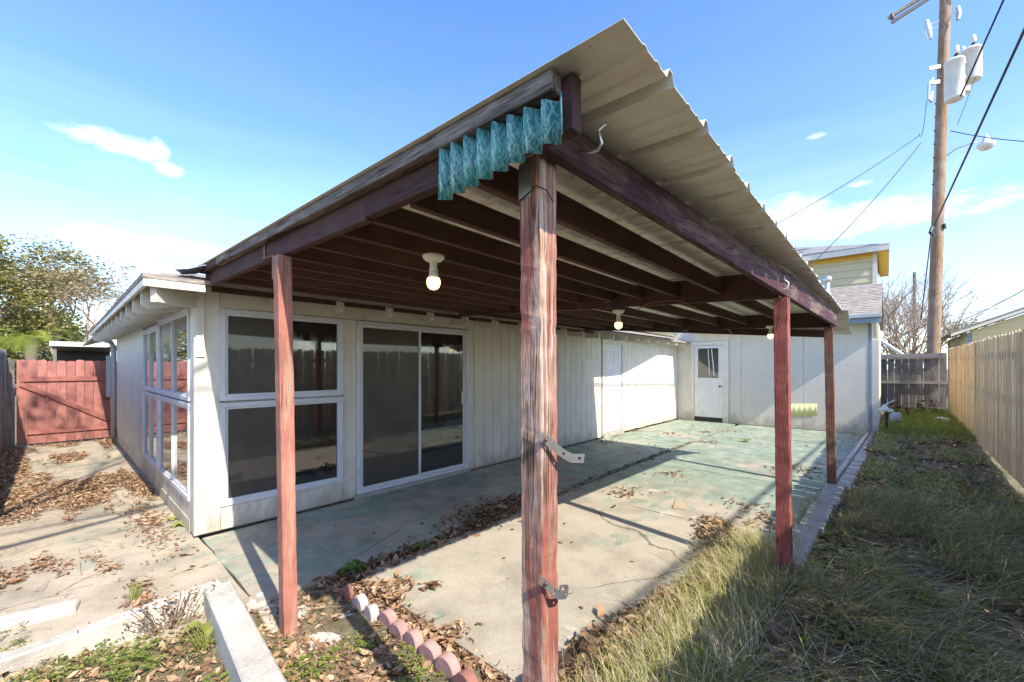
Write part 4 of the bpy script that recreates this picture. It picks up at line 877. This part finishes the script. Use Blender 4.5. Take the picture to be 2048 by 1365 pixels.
I_ = np.concatenate(I_); leaves('leaf_litter', I_, rng.uniform(.03, .075, len(I_)), rng.beta(2, 2, len(I_)), LITTER, .3, 'few small dead leaves and debris on the sunny patio')

tw = MB()
for i in range(420):
    z_ = random.random()
    if z_ < .55: x, y, zz = random.uniform(-11, -3.6), random.triangular(-.65, .8, -.3), .012
    elif z_ < .75: x, y, zz = random.uniform(-3.2, -1.2), random.uniform(.8, 1.5), .0
    else: x = random.uniform(-.7, 1.1); y = random.uniform(1.5, 9); zz = gz(x, y) + .04
    a = random.uniform(0, 6.28); L = random.uniform(.05, .3); d = Vector((math.cos(a), math.sin(a), random.uniform(-.02, .08))); p = Vector((x, y, zz))
    tw.tube([p, p + d * L * .5 + Vector((0, 0, random.uniform(0, .02))), p + d * L + Vector((random.uniform(-.03, .03), random.uniform(-.03, .03), 0))], [.0022, .0018, .001], 4, False)
o = ob('twigs', tw, BARK); o['kind'] = 'stuff'; o['label'] = 'thin fallen twigs lying among the leaves'; o['category'] = 'twigs'
def grass(name, P, h, lean, wid, tint, mat, label, droop=.5, seg=4, cat='grass', stuff=True, dirv=None):
    n = len(P); yaw = rng.uniform(0, 2 * math.pi, n) if dirv is None else rng.normal(dirv, .9, n)
    u = np.linspace(0, 1, seg); V = np.zeros((n, seg * 2 - 1, 3)); dx, dy = np.cos(yaw), np.sin(yaw)
    px_, py_ = -dy, dx
    for i, t in enumerate(u):
        out = lean * t + droop * t * t * lean; z = h * (t - .35 * lean * t * t / np.maximum(.4, 1)); r = out * h
        z = np.maximum(z, .006)
        wv = wid * (1 - t ** 1.4)
        if i < seg - 1:
            for s_, k in ((1, 0), (-1, 1)):
                V[:, i * 2 + k, 0] = P[:, 0] + dx * r + px_ * wv * s_; V[:, i * 2 + k, 1] = P[:, 1] + dy * r + py_ * wv * s_; V[:, i * 2 + k, 2] = P[:, 2] + z
        else: V[:, -1, 0] = P[:, 0] + dx * r; V[:, -1, 1] = P[:, 1] + dy * r; V[:, -1, 2] = P[:, 2] + z
    t = []
    for i in range(seg - 2): a = i * 2; t += [(a, a + 1, a + 3), (a, a + 3, a + 2)]
    a = (seg - 2) * 2; t.append((a, a + 1, a + 2)); t = np.array(t)
    k = seg * 2 - 1; Fq = (np.arange(n)[:, None, None] * k + t[None]).reshape(-1, 3)
    o = raw(name, V.reshape(-1, 3), Fq, mat, np.repeat(np.clip(tint, 0, 1), k))
    if stuff: o['kind'] = 'stuff'
    o['label'] = label; o['category'] = cat; return o
def lawn_pts(n, y0, y1, x0=None, x1=None, seed=1, sc=1.3, thr=.36):
    return clump(n, -.95 if x0 is None else x0, 1.25 if x1 is None else x1, y0, y1, (sc, sc * .7), thr, lambda x, y: gz(x, y) - .01, seed, lambda x, y: 0 if x > kx(y) + .2 or y < 4 else -1)
L1 = lawn_pts(28000, .7, 7.0, seed=11, sc=2.2, thr=.43); n = len(L1); tn = np.clip(rng.beta(2., 1.3, n), 0, 1)
grass('grass', L1, rng.gamma(6, .026, n) + .03, rng.uniform(.3, 1.5, n), rng.uniform(.0018, .0042, n), tn, GRASS, 'long dry and green grass on the shaded near lawn', dirv=-.9)
L2 = lawn_pts(17000, 7, 13, seed=12, sc=1.8, thr=.45); n = len(L2); grass('grass', L2, rng.gamma(4, .014, n) + .02, rng.uniform(.2, 1.3, n), rng.uniform(.003, .006, n), np.clip(rng.beta(1.6, 1.8, n), 0, 1), GRASS, 'short patchy grass on the middle of the right lawn')
L3 = lawn_pts(17000, 12.4, 19.1, -.4, 1.35, seed=13, thr=.38); n = len(L3); grass('grass', L3, rng.gamma(5, .022, n) + .03, rng.uniform(.2, .8, n), rng.uniform(.004, .007, n), np.clip(rng.beta(2.2, 1.6, n), 0, 1), WEED, 'grass at the far end by the fence, coloured bright green in place of sunlight')  # bright green put into the blades stands in for sunlight on the far lawn
n = 9000; gy = rng.uniform(.9, 4.5, n); gx = rng.normal(-.84, .13, n); gx = np.clip(gx, -1.2, -.55); L4 = np.column_stack([gx, gy, np.array([gz(a, b) for a, b in zip(gx, gy)])])
grass('grass', L4, rng.gamma(7, .02, n) + .03, rng.uniform(.15, 1.2, n), rng.uniform(.0018, .0038, n), np.clip(rng.normal(.58, .25, n), 0, 1), GRASS, 'sunlit yellow green tall grass around the rough post', dirv=2.6)
n = 700; p = np.column_stack([rng.normal(kx(5.6) - .05, .06, n), rng.uniform(4.2, 6.3, n), np.zeros(n)]); grass('grass', p, rng.gamma(6, .018, n) + .02, rng.uniform(.2, 1., n), rng.uniform(.0015, .0028, n), rng.uniform(.3, .8, n), GRASS, 'tufts of grass along the patio side of kerb')
n = 2600; p = np.column_stack([rng.uniform(-3.4, -1.3, n), rng.uniform(-1., .64, n), np.zeros(n)]); p[:, 2] = [gz(a, b) for a, b in p[:, :2]]; grass('grass', p, rng.gamma(4, .012, n) + .015, rng.uniform(.3, 1.4, n), rng.uniform(.001, .002, n), rng.uniform(.2, 1., n), GRASS, 'thin straw and grass in the left bed')
def clover(name, P, label, s0=.009, s1=.016):
    n = len(P); s = rng.uniform(s0, s1, n); V = []; Fq = []; T = []
    V = np.zeros((n, 3, 5, 3)); yaw = rng.uniform(0, 6.28, n)
    for k in range(3):
        a = yaw + k * 2.09; d = np.stack([np.cos(a), np.sin(a)], 1); q = np.stack([-np.sin(a), np.cos(a)], 1)
        for j, (u, v, zz) in enumerate([(0, 0, 0), (.7, .55, .15), (1.3, .3, .1), (1.3, -.3, .1), (.7, -.55, .15)]):
            V[:, k, j, :2] = P[:, :2] + d * (u * s)[:, None] + q * (v * s)[:, None]; V[:, k, j, 2] = P[:, 2] + zz * s
    Fq = np.arange(n * 15).reshape(-1, 5); o = raw(name, V.reshape(-1, 3), Fq, WEED, np.repeat(rng.beta(2.2, 1.6, n), 15)); o['kind'] = 'stuff'; o['label'] = label; o['category'] = 'weeds'
def lift(P, a, b): P = P.copy(); P[:, 2] += rng.uniform(a, b, len(P)); return P
clover('clover', lift(clump(420, -2.9, -1.2, .8, 1.4, (3, 3), .62, lambda x, y: -.03, 31), .01, .05), 'bright green clover patch in the leafy bed by pavers')
clover('clover', lift(clump(600, -3.4, -1.3, -1., .64, (3.6, 3.6), .62, lambda x, y: gz(x, y), 32, lambda x, y: -.22 * (x + 3.1)), .01, .05), 'low green clover along the thin garden wall')
clover('clover', lift(clump(300, -4.2, -3.4, -1., -.1, (3, 3), .4, lambda x, y: -.03, 33), .01, .04), 'clover growing between the path and wall at left edge')
clover('clover', lift(clump(3000, -.6, 1.2, 1.2, 9, (1.4, 1.), .58, lambda x, y: gz(x, y), 34), .01, .06), 'green weeds scattered through the shaded lawn', .008, .016)
# single broad leaved plants
def plant(c, r, n, up, label, tint=.35, wid=.32, name='weed_plant'):
    rr = random.Random(label); V = []; Fq = []; T = []
    for i in range(n):
        a = i * 2.4 + rr.uniform(-.3, .3); L = r * rr.uniform(.6, 1.1); e = up * rr.uniform(.6, 1.3); dr_ = Vector((math.cos(a), math.sin(a), 0)); sd = Vector((-dr_.y, dr_.x, 0)); k = len(V)
        for j in range(6):
            t = j / 5; p = Vector(c) + dr_ * (L * t) + Vector((0, 0, L * (e * t - .9 * e * t * t * t))); wq = L * wid * .5 * math.sin(math.pi * min(1, .12 + t * .88)) ** .8
            V += [p + sd * wq + Vector((0, 0, wq * .35)), p, p - sd * wq + Vector((0, 0, wq * .35))]; T += [tint + rr.uniform(-.15, .15)] * 3
        for j in range(5):
            b = k + j * 3; Fq += [(b, b + 1, b + 4, b + 3), (b + 1, b + 2, b + 5, b + 4)]
    o = raw(name, np.array([tuple(v) for v in V]), np.array(Fq), WEED, np.array(T), True); tag(o, label, 'plant'); return o
plant(at_z(705, 1140, .0), .13, 9, .7, 'broad leaved green weed in the patio joint near left post', .22, .42)
plant(at_z(843, 1096, .0), .085, 8, .6, 'small green weed in the shaded joint beside leaves', .3, .4); plant(at_z(888, 1078, .0), .055, 7, .7, 'tiny green weed at the right end of shaded joint', .3, .45)
plant(at_z(420, 1268, -.04), .17, 6, 1.3, 'broad bright green leaf plant against the thick low wall', .75, .5)
plant(at_z(362, 1050, .0), .11, 10, .5, 'yellow green weed growing at the house corner base', .9, .5); plant(at_z(345, 1040, .0), .08, 8, .6, 'second smaller yellow green weed left of corner weed', .85, .5)
plant(at_z(1492, 884, .0), .14, 26, 1.3, 'small bright green grass tuft on the far patio', .6, .12); plant(at_z(1305, 920, .0), .06, 9, .8, 'tiny green weed in roof shadow on the patio', .5, .3)
plant(at_z(1400, 1322, .02), .12, 24, 1., 'bright green leafy clump in the grass by leaf bank', .55, .35); plant(at_z(1850, 1200, .1), .14, 20, 1.2, 'bright green tuft standing in the shaded lawn', .5, .1)
plant(at_z(85, 1345, -.04), .12, 9, 1.2, 'strap leaved green tuft at bottom left corner', .8, .09); plant(at_z(1115, 1365, -.0), .05, 6, .8, 'tiny weed at the foot of corner post', .5, .4)
def tuft(c, n, h, label, mat=GRASS, t=(.25, .7), lean=(.2, 1.1), w_=(.0015, .003)):
    P = np.column_stack([rng.normal(c.x, .02, n), rng.normal(c.y, .02, n), np.full(n, c.z)])
    return grass('grass_tuft', P, rng.uniform(.5, 1.1, n) * h, rng.uniform(*lean, n), rng.uniform(*w_, n), rng.uniform(*t, n), mat, label, stuff=False)
tuft(at_z(408, 1300, -.04), 90, .22, 'long arching grass tuft at foot of thick low wall', t=(.15, .65)); tuft(at_z(270, 1200, .0), 60, .16, 'upright fine green weed beside the thin low wall', WEED, (.5, 1), (.05, .35), (.001, .003))
tuft(at_z(1722, 880, .0), 40, .75, 'tall dry straw stalks by the wing corner', t=(.85, 1), lean=(.05, .7), w_=(.003, .005))
def dry_weed(c, P, size, tint, h, label, group=None):
    T = thing('dry_weed', label, 'plant', c, group); mb = MB()
    for i in range(0, len(P), 6): mb.tube([(c.x * .6 + P[i][0] * .4, c.y * .6 + P[i][1] * .4, c.z - .03), (c.x * .3 + P[i][0] * .7, c.y * .3 + P[i][1] * .7, c.z + (P[i][2] - c.z) * .6), tuple(P[i])], .0035 * h / .3, 4)
    ob('stem', mb, BARK, T); o = leaves('foliage', P, size, tint, LITTER, .9)
    for kk in ('kind', 'category', 'label'): del o[kk]
    o.location = -Vector(c); o.parent = T
for k, (px, py) in enumerate([(1815, 838), (1840, 832), (1868, 830), (1790, 836)]):
    c = onl(px, py); n = 60; P = np.column_stack([rng.normal(c.x, .05, n), rng.normal(c.y, .05, n), c.z + rng.uniform(.02, .45, n)])
    dry_weed(c, P, rng.uniform(.05, .12, n), rng.uniform(0, .3, n), .45, ['dark withered weed second from left at the back fence', 'dark withered weed third from left at the back fence', 'dark withered weed nearest the fence corner', 'dark withered weed leftmost at the back fence'][k], 'withered weeds by the back fence')
# dried weed against the thin wall
n = 260; c = Vector((-3.36, .48, .0)); P = np.column_stack([c.x + rng.normal(0, .03, n), c.y + rng.normal(0, .13, n), rng.uniform(-.02, .2, n)]); dry_weed(c, P, rng.uniform(.015, .035, n), rng.uniform(.1, .6, n), .2, 'dried grey brown weed against the thin garden wall')

# ------------------------------------------------------------------ trees
def branch_tree(mb, p, d, L, r, depth, tips, rr, spread=.6, ratio=.72):
    if depth == 0 or r < .004: tips.append(p); return
    pts = [p]; q = p.copy(); dd = d.copy()
    for i in range(3):
        dd = (dd + Vector((rr.gauss(0, .14), rr.gauss(0, .14), rr.gauss(.03, .1)))).normalized(); q = q + dd * (L / 3); pts.append(q.copy())
    mb.tube(pts, [r, r * .9, r * .8, r * .68], 6 if depth > 2 else 4, False); tips.append(q)
    for k in range(rr.choice([2, 3, 3]) if depth > 1 else 2):
        nd = (dd + Vector((rr.gauss(0, spread), rr.gauss(0, spread), rr.gauss(.1, spread * .6)))).normalized(); branch_tree(mb, q, nd, L * ratio * rr.uniform(.8, 1.15), r * .62, depth - 1, tips, rr, spread, ratio)
def tree(name, label, base, h, r, depth, nleaf, lsz, lmat, crownr, seed, tint=(2, 2), trunk=BARK, spread=.6, group=None, L0=.34, ratio=.72, stems=1, crown=None):
    rr = random.Random(seed); T = thing(name, label, 'tree', base, group); mb = MB(); tips = []
    for s_ in range(stems):
        d0 = Vector((rr.gauss(0, .08 if stems == 1 else .35), rr.gauss(0, .08 if stems == 1 else .35), 1)).normalized()
        branch_tree(mb, Vector(base), d0, h * L0, r, depth, tips, rr, spread, ratio)
    ob('trunk', mb, trunk, T, True)
    if nleaf:
        tp_ = np.array([tuple(t) for t in tips]); tp_ = tp_[tp_[:, 2] > base[2] + h * .12]
        if crown:
            cz, rad, nc = crown; dv = rng.normal(0, 1, (nc, 3)); dv /= np.linalg.norm(dv, axis=1)[:, None]
            cc = dv * (rng.uniform(.25, 1, nc) ** .45)[:, None] * np.array(rad) * (1 + .22 * np.sin(dv[:, :1] * 5 + seed) * np.cos(dv[:, 2:] * 6)) + np.array([base[0], base[1], cz]); tp_ = np.concatenate([tp_[tp_[:, 2] < cz + rad[2]], cc]) if False else cc
        idx = rng.integers(0, len(tp_), nleaf); P = tp_[idx] + rng.normal(0, crownr, (nleaf, 3)) * np.array([1, 1, .75])
        tn = np.clip(rng.beta(*tint, nleaf) * .75 + .25 * (np.sin(idx * 12.9) * .5 + .5), 0, 1)
        o = leaves('crown', P, rng.uniform(.6, 1.3, nleaf) * lsz, tn, lmat, 1.2, wid=.6, curl=.1)
        for kk in ('kind', 'category', 'label'): del o[kk]
        o.location = -Vector(base); o.parent = T
    return T
tree('evergreen_tree', 'large olive green tree standing beyond the red gate', tuple(wd(-55, 735, 24).xy) + (0,), 8.5, .28, 5, 34000, .2, TREEL, .42, 5, (2, 1.6), L0=.3, crown=(5.5, (4.7, 4.7, 4.9), 190))
tree('evergreen_tree', 'olive green tree with dense lower foliage behind palm', tuple(wd(62, 735, 31).xy) + (0,), 6.5, .2, 5, 16000, .2, TREEL, .42, 9, (2, 1.8), L0=.28, crown=(3.6, (2.9, 2.9, 3.1), 95))
tree('thin_tree', 'half bare pale branched tree left of the roof edge', tuple(wd(160, 735, 26).xy) + (0,), 9.6, .2, 7, 5200, .17, BAREL, .32, 14, (2, 1.5), TWIG, .5, L0=.25, ratio=.76, stems=2)
tree('yard_tree', 'sparse leafy tree on the left, casting shadow on gate', (-3.6, -1.7, 0), 11.5, .07, 5, 260, .15, TREEL, .22, 22, L0=.5, crown=(10.4, (1.3, 1.0, 1.2), 9))
for k, (px, D, hh, lb) in enumerate([(1775, 24, 7.5, 'bare tan shrub leftmost behind the back fence'), (1805, 24, 9.5, 'bare tan shrub in the middle behind the back fence'), (1838, 26, 9.0, 'bare tan shrub just left of utility pole base'), (1905, 26, 7.4, 'bare tan shrub right of the utility pole')]):
    b = wd(px, 735, D); tree('bare_shrub', lb, (b.x, b.y, 0), hh, .07, 7, 0, 0, None, 0, 40 + k, trunk=TWIG, spread=.42, group='bare shrubs behind the fence', L0=.235, ratio=.77, stems=6)
b = wd(1985, 735, 40); tree('small_tree', 'small green tree above the right-hand yellow house', (b.x, b.y, 0), 7.0, .12, 5, 2500, .25, TREEL, .35, 60, L0=.38)
# palm
pb_ = wd(62, 735, 18); pm_ = thing('palm_tree', 'bright yellow green palm showing above the red gate', 'palm', (pb_.x, pb_.y, 0))
ob('trunk', MB().tube([(pb_.x, pb_.y, 0), (pb_.x, pb_.y, 2.9)], [.2, .17], 12), BARK, pm_, True)
rr = random.Random(4)
for i in range(21):
    a = i * 2.4; L = rr.uniform(1.6, 2.2); e = rr.uniform(.1, 1.05); dr_ = Vector((math.cos(a), math.sin(a), 0)); V = []; Fq = []; T = []
    ft = rr.uniform(.05, .95)
    def sp(t): return Vector((pb_.x, pb_.y, 2.9)) + dr_ * (L * t * (1 - .15 * t)) + Vector((0, 0, L * (e * t - (.55 + e * .45) * t * t)))
    for j in range(34):
        t = .06 + .94 * j / 33; p = sp(t); tg = (sp(min(1, t + .02)) - sp(t - .02)).normalized(); sd = tg.cross(Vector((0, 0, 1))).normalized(); ll = .34 * math.sin(math.pi * (.15 + .8 * t)) + .06
        for s_ in (-1, 1):
            k = len(V); q = p + (sd * s_ + tg * .7 + Vector((0, 0, -.25))) * ll; V += [p - tg * .013, p + tg * .013, q]; Fq.append((k, k + 1, k + 2)); T += [min(1, max(0, ft + rr.uniform(-.15, .15)))] * 3
    off = wloc(pm_); o = raw('frond', np.array([tuple(v - off) for v in V]), np.array(Fq), PALMM, np.array(T), parent=pm_)
